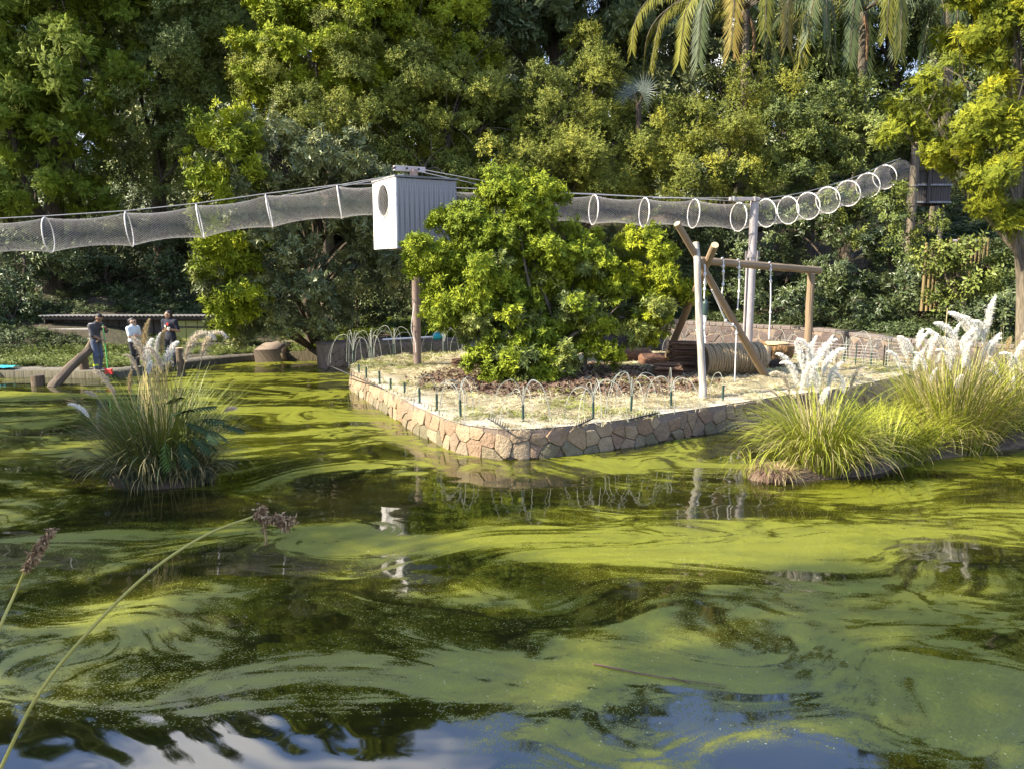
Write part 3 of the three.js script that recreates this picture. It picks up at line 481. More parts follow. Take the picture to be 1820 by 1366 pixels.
// bright tree at the right edge
tree('acacia_tree', 'fine-leaved yellow-green tree filling the upper right corner', onGround(1835, 20.5), lobesPx([[1705, 120, 20.5, 70], [1770, 50, 20.5, 80], [1640, 190, 20.6, 46], [1735, 220, 20, 66], [1800, 170, 19.5, 70], [1690, 270, 20, 46], [1780, 310, 19.6, 56], [1830, 250, 19.5, 70], [1810, 400, 19.8, 40], [1850, 60, 20, 90], [1600, 230, 20.8, 24], [1790, -90, 20, 110], [1900, -60, 20.5, 120], [1720, -150, 21, 80], [1830, -170, 21, 100]]),
  { leaves: 'feather', m: LM.acacia, seed: 13, dens: 0.9, size: 0.5, trunk: 0.17, tone: 0.5, bark: M.paleBark, lead: [onGround(1835, 20.5).add(V(0, -0.4, 0)), D(1818, 500, 20.5), D(1806, 380, 20.3), D(1812, 200, 20.2), D(1790, -60, 20.2)] });
// tall trees at the back that close the view to the sky
[[-150, 46, 3, LM.mid], [140, 47, 4, LM.mid], [470, 45, 5, LM.grey], [760, 47, 6, LM.mid], [1010, 50, 7, LM.mid], [1290, 49, 8, LM.grey], [1560, 47, 9, LM.mid], [1830, 44, 10, LM.dark], [2080, 38, 11, LM.mid]].forEach(([px, z, sd, mm], i) => {
  const r = rng(sd * 31), lobes = []; const top = [-20, -60, -40, -50, -110, -60, -160, -170, -170][i];
  for (let y = 430, k = 0; y > top; y -= 115, k++) for (const s of [-1, 0, 1]) lobes.push([px + s * 125 + (r() - 0.5) * 60, y + (r() - 0.5) * 60, z + (r() - 0.5) * 3, 95 + 35 * r(), 1, 0.6, 0.6]);
  tree('forest_tree', ['tall dark forest tree beyond the left edge of the picture', 'tall forest tree behind the feathery left edge tree', 'dark forest tree in the gap left of the bright canopy', 'tall forest tree behind the bright canopy', 'dark forest tree behind the black forked trunk', 'dark forest tree behind the left palm', 'tall forest tree behind the middle palm', 'dark forest tree behind the upper right tree', 'tall forest tree beyond the right edge'][i], onGround(px, z), lobesPx(lobes), { leaves: 'gloss', m: mm, seed: sd * 7, dens: 0.5, size: 1.9, trunk: 0.4, tone: 0.35, side: 0 });
});
// trees on the left bank, outside the frame, that shade the pond
const shade = (label, x, z, lobes, o) => tree('bank_tree', label, V(x, ground(x, z), z), lobes.map(([a, b, c, rr]) => ({ p: V(a, b, c), r: rr })), { leaves: 'fine', m: LM.mid, dens: 0.8, size: 1.3, trunk: 0.3, side: 0, gap: 0.1, skip: 0.6, ...o });
{
  const r = rng(91), col = (ys, zs, x, R) => { const l = []; for (const z of zs) for (const y of ys) l.push([x + (r() - 0.5) * 1.6, y + (r() - 0.5) * 0.6, z + (r() - 0.5) * 0.4, R]); return l; };
  shade('bank tree left of the view, nearest the camera', -16, 0.6, [...col([3, 5, 7, 9, 11, 13, 15, 17, 18.8], [-0.1, 1.7, 3.6], -15, 1.7), ...col([3, 5, 7, 9, 10.8, 12.6, 14.4, 16.2], [-1.7], -15, 1.45)], { seed: 41 });
  shade('bank tree left of the view, beside the grass island', -16.5, -6, [...col([3, 5, 7, 9, 10.4], [-3.4], -15.4, 1.5), ...col([3, 5, 7, 9, 10.8], [-5.3], -15.6, 1.4), ...col([3, 5, 7.4], [-7.2], -15.6, 1.5), ...col([2.8, 4.6, 6], [-8.9, -10.6], -15.6, 1.5)], { seed: 42 });
  shade('bank tree left of the view, farther along the bank', -18, -14.5, [[-17, 4, -14, 2.2], [-17.5, 5.6, -13, 1.8], [-18, 4.6, -16.5, 2.0]], { seed: 43 });
}

// ground cover on the slopes, nobody could count it
function scatter(name, label, cat, n, f, o) {
  const r = rng(o.seed), list = []; for (let i = 0, k = 0; i < n && k < n * 20; k++) { const p = f(r); if (p) { list.push(p); i++; } }
  for (let v = 0; v < 1; v++) { const im = new THREE.InstancedMesh(o.geo ?? TW[o.leaves][0], o.m, list.length), c = new THREE.Color(); list.forEach((p, i) => { const s = o.size * (0.6 + 0.8 * r()), t = 0.7 + 0.6 * r(); qU.setFromEuler(new THREE.Euler((r() - 0.5) * 0.9, r() * 6.283, (r() - 0.5) * 0.9)); im.setMatrixAt(i, mI.compose(p, qU, V(s, s * (o.sy ?? 1), s))); im.setColorAt(i, c.setRGB(t, t, t)); }); im.name = numbered(name); im.userData.kind = 'stuff'; im.castShadow = im.receiveShadow = true; tag(im, label, cat); scene.add(im); }
}
const onLand = (r, x0, x1, z0, z1, f) => { const x = mix(x0, x1, r()), z = mix(z0, z1, r()), s = shoreAt(x, z); if (s.d < 0.4 || (f && !f(x, z, s.d))) return null; return V(x, ground(x, z) + 0.03, z); };
scatter('ground_cover', 'dark leafy ground cover on the slope under the trees', 'ground cover', 22000, r => onLand(r, -26, 24, -46, -20, (x, z, d) => d > 1.6 && (x > -8 || d > 4.2) && fbm(x * 0.4, z * 0.4, 0, 3) > 0.36), { seed: 51, leaves: 'gloss', m: LM.dark, size: 0.8, sy: 0.6 });
scatter('bank_weeds', 'low bright weeds and grass along the left bank behind the path', 'weeds', 6500, r => onLand(r, -24, -5.5, -33, -22, (x, z, d) => d > 0.8 && d < 4.4 && fbm(x * 0.8, z * 0.8, 0, 3) > 0.36), { seed: 52, leaves: 'fine', m: LM.mid, size: 0.55, sy: 0.7 });
scatter('bank_weeds', 'bright green weeds on top of the bank left of the brown pole', 'weeds', 900, r => onLand(r, -7.2, 0, -30.5, -26, (x, z, d) => d < 2.6 && fbm(x * 0.9 + 5, z * 0.9, 0, 3) > 0.45), { seed: 53, leaves: 'gloss', m: LM.lime, size: 0.6, sy: 0.8 });
scatter('wall_creepers', 'dark creeping plants spilling over the top of the back wall', 'creeper', 1500, r => onLand(r, 4, 17, -33, -20, (x, z, d) => d > 0.5 && d < 1.9), { seed: 54, leaves: 'gloss', m: LM.gloss, size: 0.7 });

// the big bush on the island: two lobes of one multi-stemmed shrub and a low skirt
{
  const b = V(bushAt.x, islandY(bushAt.x, bushAt.z), bushAt.z);
  const t = thing('island_bush', 'large bright green bush with many stems in the middle of the island', 'bush', b), r = rng(88), L = l => lobesPx(l).map(q => ({ ...q, p: q.p.sub(b) }));
  const lobes = L([[880, 385, 19.4, 80, 0.9, 0.9, 1.4], [815, 405, 19.2, 56], [930, 420, 19.2, 66], [775, 480, 18.9, 44], [800, 525, 18.8, 44], [985, 450, 19.4, 50], [1030, 470, 19.4, 44], [950, 610, 18.7, 50], [1020, 560, 19, 50], [948, 345, 19.6, 44], [905, 340, 19.5, 50], [790, 425, 19, 54], [850, 470, 18.8, 74], [940, 460, 19.4, 78], [740, 440, 18.8, 30], [900, 560, 18.6, 66], [975, 560, 19, 60], [820, 530, 18.8, 44], [900, 640, 18.2, 40], [960, 645, 18.2, 34], [865, 645, 18.3, 22],
    [1100, 470, 19.4, 60], [1160, 440, 19.6, 46], [1062, 455, 19.8, 34], [1120, 540, 19.2, 62], [1180, 510, 19.4, 44], [1050, 550, 19.2, 56], [1160, 580, 19.2, 36], [1080, 600, 19, 38], [1020, 610, 18.8, 34]]);
  for (let i = 0; i < 16; i++) { const l = lobes[(i * 2) % lobes.length], s = V((r() - 0.3) * 1.5, 0, (r() - 0.3) * 0.9), e = l.p.clone().addScaledVector(V(r() - 0.5, r() * 0.6, r() - 0.5), l.r); part('stem', tube(curve([s.clone().add(V(0, -0.25, 0)), s.clone().lerp(e, 0.35).add(V((r() - 0.5) * 0.3, 0.25, (r() - 0.5) * 0.3)), s.clone().lerp(e, 0.7), e], 12), x => 0.055 * (1 - 0.85 * x) * (0.7 + 0.6 * r()), 6, false, 0.2, i), M.paleBark, t); }
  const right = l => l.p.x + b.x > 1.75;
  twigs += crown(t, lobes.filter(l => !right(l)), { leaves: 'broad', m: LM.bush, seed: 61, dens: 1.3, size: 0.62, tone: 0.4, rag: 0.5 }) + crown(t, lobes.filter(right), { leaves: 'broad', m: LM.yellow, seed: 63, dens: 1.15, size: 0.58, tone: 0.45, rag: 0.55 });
  twigs += crown(t, L([[900, 580, 18.7, 56], [965, 590, 19, 52], [850, 560, 18.8, 42], [920, 650, 18.2, 36], [880, 650, 18.1, 26], [985, 650, 18.3, 26], [1060, 560, 19.2, 50], [1110, 570, 19.2, 48], [1010, 560, 19, 44], [930, 500, 19.2, 60], [1150, 560, 19.2, 40], [1060, 500, 19.5, 50]]), { leaves: 'broad', m: LM.mid, seed: 62, dens: 1.2, size: 0.68, tone: 0.4 });
}
// palms: fronds hang into the top of the picture
function frond(len, seed, sag) { // along +x, drooping
  const r = rng(seed), L = { pos: [], idx: [] }, pts = []; let p = V(0, 0, 0), a = 0.6;
  for (let i = 0; i <= 22; i++) { pts.push(p.clone()); p.add(V(Math.cos(a), Math.sin(a), 0).multiplyScalar(len / 22)); a = Math.max(-1.42 - 0.05 * seed % 0.1, a - sag * (0.04 + 0.10 * i / 22)); }
  for (let i = 3; i < 22; i++) for (let k = 0; k < 5; k++) for (const s of [-1, 1]) { const q = pts[i].clone().lerp(pts[i + 1], k / 5 + r() * 0.2), tg = pts[i + 1].clone().sub(pts[i]).normalize(), d = tg.clone().multiplyScalar(0.55).add(V(0, -0.75 - r() * 0.6, s * (0.55 + 0.3 * r()))).normalize(); leaf(L, q, d, V(tg.x, tg.y, 0.01).cross(V(0, 0, s)).normalize(), (0.85 - 0.3 * Math.abs(i / 22 - 0.45)) * (0.8 + 0.4 * r()), 0.042, 0.15); }
  return [geom(L.pos, L.idx), tube(pts, x => 0.035 * (1 - 0.8 * x), 5, false)];
}
const palmM = [leafMat('sun painted palm frond', [0.15, 0.15, 0.02], 0.3, 0.15), leafMat('dark palm frond', [0.050, 0.072, 0.024], 0.25, 0.2), leafMat('yellowing palm frond', [0.20, 0.15, 0.02], 0.35, 0.4)];  // first frond colour has sunlight painted into it
function palm(label, at, fr, seed) {
  const base = onGround((at.x / -at.z) * FOCAL + 910, -at.z), t = thing('palm_tree', label, 'palm', base), r = rng(seed), top = at.clone().sub(base);
  part('trunk', tube(curve([V(0, -0.3, 0), V(0.2, top.y * 0.5, 0), top], 24), x => 0.22 - 0.06 * x, 12, true, 0.15, seed), M.paleBark, t);
  for (const [turn, len, sag, m] of fr) { const f = new THREE.Mesh(...(([a]) => [a, palmM[m]])(frond(len * 1.7, seed + Math.round(turn * 10), sag))); f.name = 'frond'; f.castShadow = f.receiveShadow = true; f.position.copy(top); f.rotation.y = turn; t.add(f); const st = part('stalk', frond(len * 1.7, seed + Math.round(turn * 10), sag)[1], M.paleBark, f); if (m === 2) f.userData.label = 'yellowing drooping frond'; }
  for (let i = 0; i < 3; i++) { const a = r() * 6.283; part('dead_sheath', tube(curve([top.clone(), top.clone().add(V(Math.cos(a) * 0.35, -0.8, Math.sin(a) * 0.35)), top.clone().add(V(Math.cos(a) * 0.4, -2.0, Math.sin(a) * 0.4))], 8), x => 0.07 * (1 - 0.6 * x) + 0.02, 6), mat('dry palm sheath', [0.24, 0.14, 0.07], 0.95, { map: rep(grainTex, 2) }), t); }
}
palm('palm at top right whose lit yellow fronds hang over the pale bush', D(1325, 18, 33.2), [[3.1, 3.4, 1.7, 0], [2.75, 3.6, 1.5, 0], [3.6, 3.2, 1.9, 0], [4.3, 3.2, 1.9, 2], [4.9, 3.3, 1.8, 2], [5.6, 3.4, 1.7, 1], [0.2, 3.6, 1.6, 1], [1.0, 3.4, 1.3, 1], [1.9, 3.4, 1.2, 0], [3.9, 3.4, 2.0, 1], [3.3, 3.8, 1.3, 0], [4.6, 3.7, 1.5, 0], [5.2, 3.6, 1.5, 1]], 3);
palm('middle palm at top right with dark fronds and dry brown sheaths', D(1535, 22, 33.4), [[3.1, 3.6, 1.7, 1], [3.6, 3.3, 1.9, 0], [4.2, 3.4, 1.9, 1], [4.75, 3.2, 2.0, 0], [5.3, 3.4, 1.9, 1], [5.9, 3.6, 1.7, 1], [0.2, 3.5, 1.6, 1], [1.1, 3.3, 1.2, 1], [2.1, 3.4, 1.2, 1], [2.7, 3.4, 1.5, 0], [3.9, 3.8, 1.4, 1], [4.5, 3.7, 1.5, 0], [5.6, 3.8, 1.4, 1]], 5);
palm('right palm with dark drooping fronds beside the upper right tree', D(1690, 5, 33.6), [[3.1, 3.6, 1.7, 1], [3.7, 3.4, 1.9, 1], [4.3, 3.4, 1.9, 1], [4.9, 3.4, 2.0, 1], [5.5, 3.4, 1.9, 1], [0.1, 3.5, 1.6, 1], [1.3, 3.3, 1.2, 1], [2.4, 3.4, 1.4, 1]], 7);
{ // blue-green fan-leaved plant
  const at = D(1135, 185, 31.0), b = onGround(1135, 31.0), t = thing('fan_palm', 'blue-grey spiky fan palm among the olive trees', 'palm', b), r = rng(4), top = at.clone().sub(b);
  part('trunk', tube([V(0, -0.3, 0), V(0, top.y * 0.5, 0), top], 0.11, 8), M.bark, t);
  const fm = leafMat('blue grey palm leaf', [0.12, 0.15, 0.13], 0.2, 0.6);
  for (let k = 0; k < 9; k++) { const L = { pos: [], idx: [] }, a = k / 9 * 6.283, el = 0.3 + 0.9 * r(), ax = V(Math.cos(a) * Math.cos(el), Math.sin(el), Math.sin(a) * Math.cos(el)), s0 = V().crossVectors(ax, UP).normalize(), n0 = V().crossVectors(s0, ax), ph = 0.7 + 0.9 * r(), s = s0.clone().multiplyScalar(Math.cos(ph)).addScaledVector(n0, Math.sin(ph)), n = V().crossVectors(s, ax), o = top.clone().addScaledVector(ax, 0.5); for (let i = 0; i < 17; i++) { const q = (i / 16 - 0.5) * 3.6; leaf(L, o, ax.clone().multiplyScalar(Math.cos(q)).addScaledVector(s, Math.sin(q)).addScaledVector(n, 0.1).normalize(), n, 0.62 + 0.2 * r(), 0.024, 0.12); } const f = part('fan_leaf', geom(L.pos, L.idx), fm, t); part('stalk', tube([top, o], 0.018, 5), M.paleBark, f); }
}
console.log('twigs', twigs);
// ---------- feeding box on its pole ----------
const poleFoot = G(741, 651, ISL_H);
{
  const c = V(D(737, 400, 21.7).x, 0, -21.7), H = 0.88, y0 = D(705, 441, 20.5).y, y1 = D(705, 316, 20.5).y, h = y1 - y0;
  const turn = Math.atan2(-0.872, 0.489); // the white face looks along local +z
  const t = thing('animal_box', 'grey plank box with a white front and round netted opening, on a tall brown pole', 'animal shelter', V(c.x, y0, c.z), turn);
  // white front with its round hole
  const s = new THREE.Shape(); s.moveTo(-H, 0); s.lineTo(H, 0); s.lineTo(H, h + 0.05); s.lineTo(-H, h + 0.05); s.closePath();
  const hole = new THREE.Path(); const hy = D(684, 357, 21.3).y - y0; hole.absellipse(0, hy, 0.42, 0.42, 0, Math.PI * 2, true); s.holes.push(hole);
  const front = part('front_panel', new THREE.ExtrudeGeometry(s, { depth: 0.035, bevelEnabled: true, bevelThickness: 0.004, bevelSize: 0.004, bevelSegments: 1, curveSegments: 40 }).translate(0, 0, H - 0.035), M.whiteBoard, t);
  part('opening_ring', new THREE.TorusGeometry(0.43, 0.022, 8, 40).translate(0, hy, H + 0.012), M.ringWhite, front);
  { const g = []; for (let k = -4; k <= 4; k++) for (const q of [-1, 1]) { const o = k * 0.1 * 1.414, l = Math.sqrt(Math.max(0, 0.41 ** 2 - (o / 1.414) ** 2)) * 1.0; if (l < 0.05) continue; const a = q * Math.PI / 4, nx = -Math.sin(a), ny = Math.cos(a), d = o / 1.414; g.push(tube([V(nx * d - Math.cos(a) * l, hy + ny * d - Math.sin(a) * l, H - 0.02), V(nx * d + Math.cos(a) * l, hy + ny * d + Math.sin(a) * l, H - 0.02)], 0.0028, 4, false)); } part('opening_net', join(g), M.cable, front); }
  const r = rng(9);
  const side = (sx, sz, rot) => { for (let i = 0; i < 12; i++) { const w = 2 * H / 12, o = -H + (i + 0.5) * w, g = bx(w - 0.008, h + 0.02 * r(), 0.03, 0, h / 2, 0, 0, 0, 0, 0.004); g.rotateY(rot); g.translate(sx ? sx * (H - 0.016 - 0.006 * r()) : o, 0, sz ? sz * (H - 0.016 - 0.006 * r()) : o * (1 - 0.04)); const p = part('plank', g, M.board, t); } };
  side(1, 0, Math.PI / 2); side(-1, 0, Math.PI / 2); side(0, -1, 0);
  part('added_dark_lining', bx(0.02, h - 0.1, 2 * H - 0.1, H - 0.05, h / 2, 0), M.shed, t); part('added_dark_lining', bx(0.02, h - 0.1, 2 * H - 0.1, -H + 0.05, h / 2, 0), M.shed, t); part('added_dark_lining', bx(2 * H - 0.14, h - 0.1, 0.02, 0, h / 2, -H + 0.05), M.shed, t);  // added dark panels that make the opening look shaded inside
  part('floor', bx(2 * H - 0.08, 0.04, 2 * H - 0.08, 0, 0.06, 0), M.board, t);
  part('roof', bx(2 * H + 0.06, 0.045, 2 * H + 0.06, 0, h + 0.055, 0), M.board, t);
  const topY = D(737, 302, 21.7).y - y0;
  const pole = part('pole', tube([V(0, poleFoot.y - 0.3 - y0, 0), V(0, -0.1, 0), V(0, topY, 0)], x => 0.115, 16), M.brownPole, t);
  part('collar', tube([V(0, -0.62, 0), V(0, -0.52, 0)], 0.145, 16), M.metal, pole);
  part('pole_bracket', bx(0.9, 0.13, 0.13, -0.02, topY + 0.02, 0.12, Math.PI / 2), M.metal, pole);
  for (const z of [-0.25, 0.1, 0.45]) part('bolt', new THREE.CylinderGeometry(0.03, 0.03, 0.17, 8).rotateZ(Math.PI / 2).translate(-0.02, topY + 0.02, 0.12 + z), M.iron, pole);
  part('hanging_rope', tube(curve([V(0.12, -1.5, 0.1), V(0.14, -2.0, 0.2), V(0.05, -2.25, 0.18), V(0.13, -2.6, 0.1), V(0.16, poleFoot.y - y0 + 0.4, 0.1)], 20), 0.012, 5, false), M.rope, t);
}
// ---------- net tunnels: hoops, net between them, carrying cable ----------
function tunnel(label, list, ends) {
  const t = thing('net_tunnel', label, 'net tunnel'), P = list.map(([x, y, d]) => D(x, y, d)), R = 0.43;
  const frame = P.map((p, i) => { const a = P[Math.max(0, i - 1)], b = P[Math.min(P.length - 1, i + 1)], T = b.clone().sub(a).normalize(), S = V().crossVectors(T, UP).normalize(), U = V().crossVectors(S, T).normalize(); return { p, T, S, U }; });
  frame.forEach((f, i) => { if (list[i][3]) return; const g = new THREE.TorusGeometry(R, f.p.x < 0 ? 0.013 : 0.017, 8, 44); g.applyMatrix4(new THREE.Matrix4().makeBasis(f.U, f.S, f.T).setPosition(f.p)); part('hoop', g, M.ringWhite, t); });
  for (let i = 0; i < P.length - 1; i++) {
    const A = frame[i], B = frame[i + 1], L = A.p.distanceTo(B.p), N = 42, adv = Math.min(3.2, L / R * 0.8), at = (u, a) => { const w = 1 - 0.20 * 4 * u * (1 - u) * Math.min(1, L / 1.6), p = A.p.clone().lerp(B.p, u), S = A.S.clone().lerp(B.S, u), U = A.U.clone().lerp(B.U, u); return p.addScaledVector(S, Math.cos(a) * R * w * 0.97).addScaledVector(U, Math.sin(a) * R * w * 0.97); };
    const pos = [], idx = [];
    for (const q of [-1, 1]) for (let k = 0; k < N; k++) { const K = Math.max(5, Math.round(L * 6)); const pts = []; for (let j = 0; j <= K; j++) pts.push(at(j / K, k / N * 6.283 + q * adv * j / K)); const g = tube(pts, 0.0021, 3, false), b = pos.length / 3; pos.push(...g.attributes.position.array); for (const x of g.index.array) idx.push(x + b); }
    part('net', geom(pos, idx), M.net, t);
  }
  const top = frame.map(f => f.p.clone().addScaledVector(f.U, R + 0.03));
  part('carrying_cable', tube(top, 0.013, 5, false), M.cable, t);
  for (const e of ends) part('guy_cable', tube(e, 0.011, 5, false), M.cable, t);
  return t;
}
tunnel('white net tunnel with hoops hanging from the left edge to the white box', [[-230, 432, 18.1], [-60, 426, 18.8], [85, 418, 19.2], [229, 408, 19.7], [355, 394, 20.2], [478, 376, 20.7], [603, 360, 21.0], [684, 357, 21.27, 1]], [[D(603, 332, 21), D(718, 310, 21.4)], [D(500, 348, 20.9), D(640, 322, 21.3), D(720, 309, 21.6)]]);
tunnel('white net tunnel whose hoops climb from the island bush to the wooden hut', [[777, 362, 22.15, 1], [870, 366, 22.5], [965, 371, 22.8], [1055, 373, 23.2], [1145, 378, 23.5], [1233, 380, 23.8], [1313, 386, 24.1], [1362, 379, 24.6], [1401, 374, 25.0], [1437, 366.5, 25.5], [1472, 356, 26.2], [1508, 344, 27], [1543, 330, 27.9], [1573, 315, 28.8], [1602, 304, 29.5, 1]], [[D(755, 302, 21.7), D(965, 342, 22.8), D(1300, 357, 24)], [D(750, 306, 21.5), D(850, 328, 22.2), D(965, 345, 22.7)], [D(1160, 352, 23.4), D(1325, 352, 24)]]);
// ---------- grey metal pole with its arm ----------
{
  const x = D(1335, 500, 24).x, z = -24, top = D(1337, 351, 24).y, t = thing('metal_pole', 'grey metal pole with a short arm holding the right net tunnel', 'pole', V(x, ISL_H, z));
  part('post', tube([V(0, -0.3, 0), V(0, (top - ISL_H) / 2, 0), V(0, top - ISL_H, 0)], 0.128, 18), M.metal, t);
  const arm = part('arm', bx(0.95, 0.10, 0.12, -0.36, top - ISL_H - 0.06, 0.16, 0.12), M.metal, t);
  part('bolt', bx(0.05, 0.14, 0.15, -0.70, top - ISL_H - 0.06, 0.2), M.cable, arm); part('bolt', bx(0.05, 0.14, 0.15, -0.05, top - ISL_H - 0.06, 0.13), M.cable, arm);
  const cy = D(1335, 458, 24).y - ISL_H; part('clamp', tube([V(0, cy, 0), V(0, cy + 0.1, 0)], 0.16, 18), M.metal, t);
  for (let k = 0; k < 6; k++) { const a = k * 1.047; part('clamp_rod', tube([V(Math.cos(a) * 0.2, cy - 0.15, Math.sin(a) * 0.2), V(Math.cos(a) * 0.21, cy + 0.2, Math.sin(a) * 0.21)], 0.014, 5), M.metal, t); }
  part('pipe', tube([V(-0.17, -0.2, 0.06), V(-0.17, cy, 0.06)], 0.03, 8), M.metal, t);
}
// ---------- climbing frame of round logs ----------
{
  const foot = G(1252, 710, ISL_H), t = thing('climbing_frame', 'climbing frame of round timber logs, three crossed and one horizontal beam, hung with ropes', 'climbing frame', foot), L = p => p.clone().sub(foot), seg = (a, b, r0, r1, m, s, n = 14) => tube(Array.from({ length: n + 1 }, (_, i) => { const p = a.clone().lerp(b, i / n); p.x += 0.02 * (vnoise(i * 0.4, s) - 0.5); return L(p); }), x => mix(r0, r1, x), 12, true, 0.22, s);
  const log = (a, b, r0, r1, m, s) => { const q = part('log', seg(a, b, r0, r1, m, s), m, t); for (const [e, f, rr] of [[a, b, r0], [b, a, r1]]) { const d = e.clone().sub(f).normalize(), g = new THREE.CylinderGeometry(rr * 0.94, rr * 0.97, 0.02, 14); g.applyQuaternion(new THREE.Quaternion().setFromUnitVectors(UP, d)); const p = L(e.clone().addScaledVector(d, 0.006)); g.translate(p.x, p.y, p.z); part('cut_end', g, M.cut, q); } return q; };
  const A0 = foot.clone().add(V(0, -0.3, 0)), A1 = D(1237, 433, 17.5);
  log(A0, A1, 0.088, 0.075, M.greyTimber, 1).userData.label = 'silver grey upright log';
  log(G(1364, 674, ISL_H - 0.05), D(1204, 398, 17.0), 0.10, 0.075, M.timber, 2);
  log(G(1179, 650, ISL_H - 0.05), D(1271, 436, 17.5), 0.095, 0.085, M.timber, 3);
  const B0 = D(1244, 463, 17.9), B1 = D(1456, 481, 20.6);
  log(B0, B1, 0.088, 0.10, M.timber, 4).userData.label = 'horizontal beam';
  const pb = B0.clone().lerp(B1, 0.93); log(V(pb.x, ISL_H - 0.3, pb.z), V(pb.x, pb.y - 0.1, pb.z), 0.105, 0.095, M.timber, 5);
  const rope = (pts, k, n = 20) => { const q = part('rope', tube(curve(pts.map(L), n), 0.017, 6), M.rope, t), r = rng(k), c = new THREE.CatmullRomCurve3(pts.map(L)); for (let i = 0; i < 3; i++) { const p = c.getPoint(0.2 + 0.75 * (i + r() * 0.5) / 3); part('knot', new THREE.IcosahedronGeometry(0.035, 1).scale(1, 1.3, 1).translate(p.x, p.y, p.z), M.rope, q); } };
  const on = (px) => { const u = (px - 1244) / (1456 - 1244); return B0.clone().lerp(B1, u * 17.9 / (17.9 * u + 20.6 * (1 - u))); };
  for (const [px, py, k] of [[1284, 527, 1], [1312, 551, 2], [1368, 602, 3]]) { const a = on(px), b = D(px - 1, py, -a.z); rope([a.clone().add(V(0, 0.05, 0.09)), a.clone().add(V(0, -0.12, 0.1)), a.clone().lerp(b, 0.5).add(V(0.02, 0, 0.05)), b], k); const w = new THREE.TorusGeometry(0.108, 0.016, 6, 16); w.rotateY(Math.PI / 2 - 0.6); const p = L(a); w.translate(p.x, p.y, p.z); part('rope_loop', w, M.rope, t); }
  rope([D(1265, 515, 17.7), D(1277, 540, 17.9), D(1292, 572, 18.1), D(1303, 578, 18.2), D(1308, 582, 18.2), D(1308, 620, 18.25), D(1306, 681, 18.3)], 4, 40);
  rope([D(1253, 470, 17.4), D(1253, 500, 17.4), D(1252, 531, 17.4)], 5); rope([D(1256, 556, 17.4), D(1252, 585, 17.3), D(1254, 610, 17.2)], 6);
  const w = new THREE.TorusGeometry(0.095, 0.014, 6, 16).rotateX(Math.PI / 2), p = L(D(1245, 587, 16.9)); part('rope_loop', w.translate(p.x, p.y, p.z), M.rope, t);
}
{ // canister hanging on the frame
  const b = D(1253, 560, 17.4), t = thing('feeder_canister', 'dark green canister hanging by a rope inside the log frame', 'feeder', b), g = mat('dark green plastic', [0.03, 0.055, 0.05], 0.4);
  part('body', new THREE.LatheGeometry([[0, 0], [0.05, 0], [0.068, 0.02], [0.072, 0.25], [0.06, 0.3], [0.03, 0.32], [0.03, 0.35], [0, 0.36]].map(q => new THREE.Vector2(...q)), 18), g, t);
  part('clear_bottle', new THREE.LatheGeometry([[0, -0.16], [0.04, -0.15], [0.05, -0.02], [0.04, 0.0]].map(q => new THREE.Vector2(...q)), 14), mat('cloudy plastic', [0.45, 0.47, 0.40], 0.25), t); part('handle', new THREE.TorusGeometry(0.05, 0.008, 6, 16, Math.PI).translate(0, 0.34, 0), M.iron, t);
}
// ---------- logs, bundles, stump on the island ----------
{
  const p = G(1372, 652, ISL_H), t = thing('tree_stump', 'big pale cut tree stump lying at the foot of the metal pole', 'tree stump', p, 0.3), m = mat('orange brown stump', [0.34, 0.20, 0.085], 0.95, { map: rep(barkTex, 1.5), bumpMap: rep(barkBump, 2), bumpScale: 0.05 });
  part('wood', tube(curve([V(-0.05, -0.1, 0), V(0.02, 0.3, 0), V(0.05, 0.66, 0.02)], 10), x => 0.47 - 0.03 * x, 22, true, 0.5, 9), m, t);
  part('cut_face', tube([V(0.05, 0.655, 0.02), V(0.05, 0.685, 0.02)], 0.41, 18, true, 0.3, 9), M.cut, t);
  part('split_side', tube(curve([V(-0.32, 0.1, 0.18), V(-0.36, 0.36, 0.16), V(-0.30, 0.6, 0.14)], 8), x => 0.17 - 0.03 * x, 12, true, 0.5, 4), M.cut, t);
  part('dark_hollow', new THREE.SphereGeometry(0.17, 14, 10).scale(1.2, 0.9, 0.6).translate(-0.16, 0.12, 0.40), mat('hollow shade', [0.03, 0.022, 0.016], 1), t);  // near-black ellipsoid: the shade of a hollow put into its colour
}
{
  const a = G(1246, 668, ISL_H + 0.0), b = G(1348, 664, ISL_H), y = 0.40, t = thing('wrapped_log', 'straw-coloured log wrapped in coils lying between the bundles and the stump', 'log', a), d = b.clone().sub(a), n = 24, r = rng(3), T = d.clone().normalize(), q = new THREE.Quaternion().setFromUnitVectors(V(0, 0, 1), T), m = mat('straw coil', [0.44, 0.35, 0.21], 1, { map: rep(blotchTex, 2), bumpMap: rep(blotchBump, 5), bumpScale: 0.03 });
  part('core', tube([V(0, y, 0), V(d.x, y, d.z)], 0.385, 20), M.darkTimber, t);
  for (let i = 0; i < n; i++) { const g = new THREE.TorusGeometry(0.39 + 0.02 * (r() - 0.5), 0.036, 7, 26); g.rotateZ(r() * 6); g.rotateX((r() - 0.5) * 0.12); g.applyQuaternion(q); g.translate(d.x * (i + 0.5) / n, y + 0.01 * (r() - 0.5), d.z * (i + 0.5) / n); part('coil', g, m, t); }
}
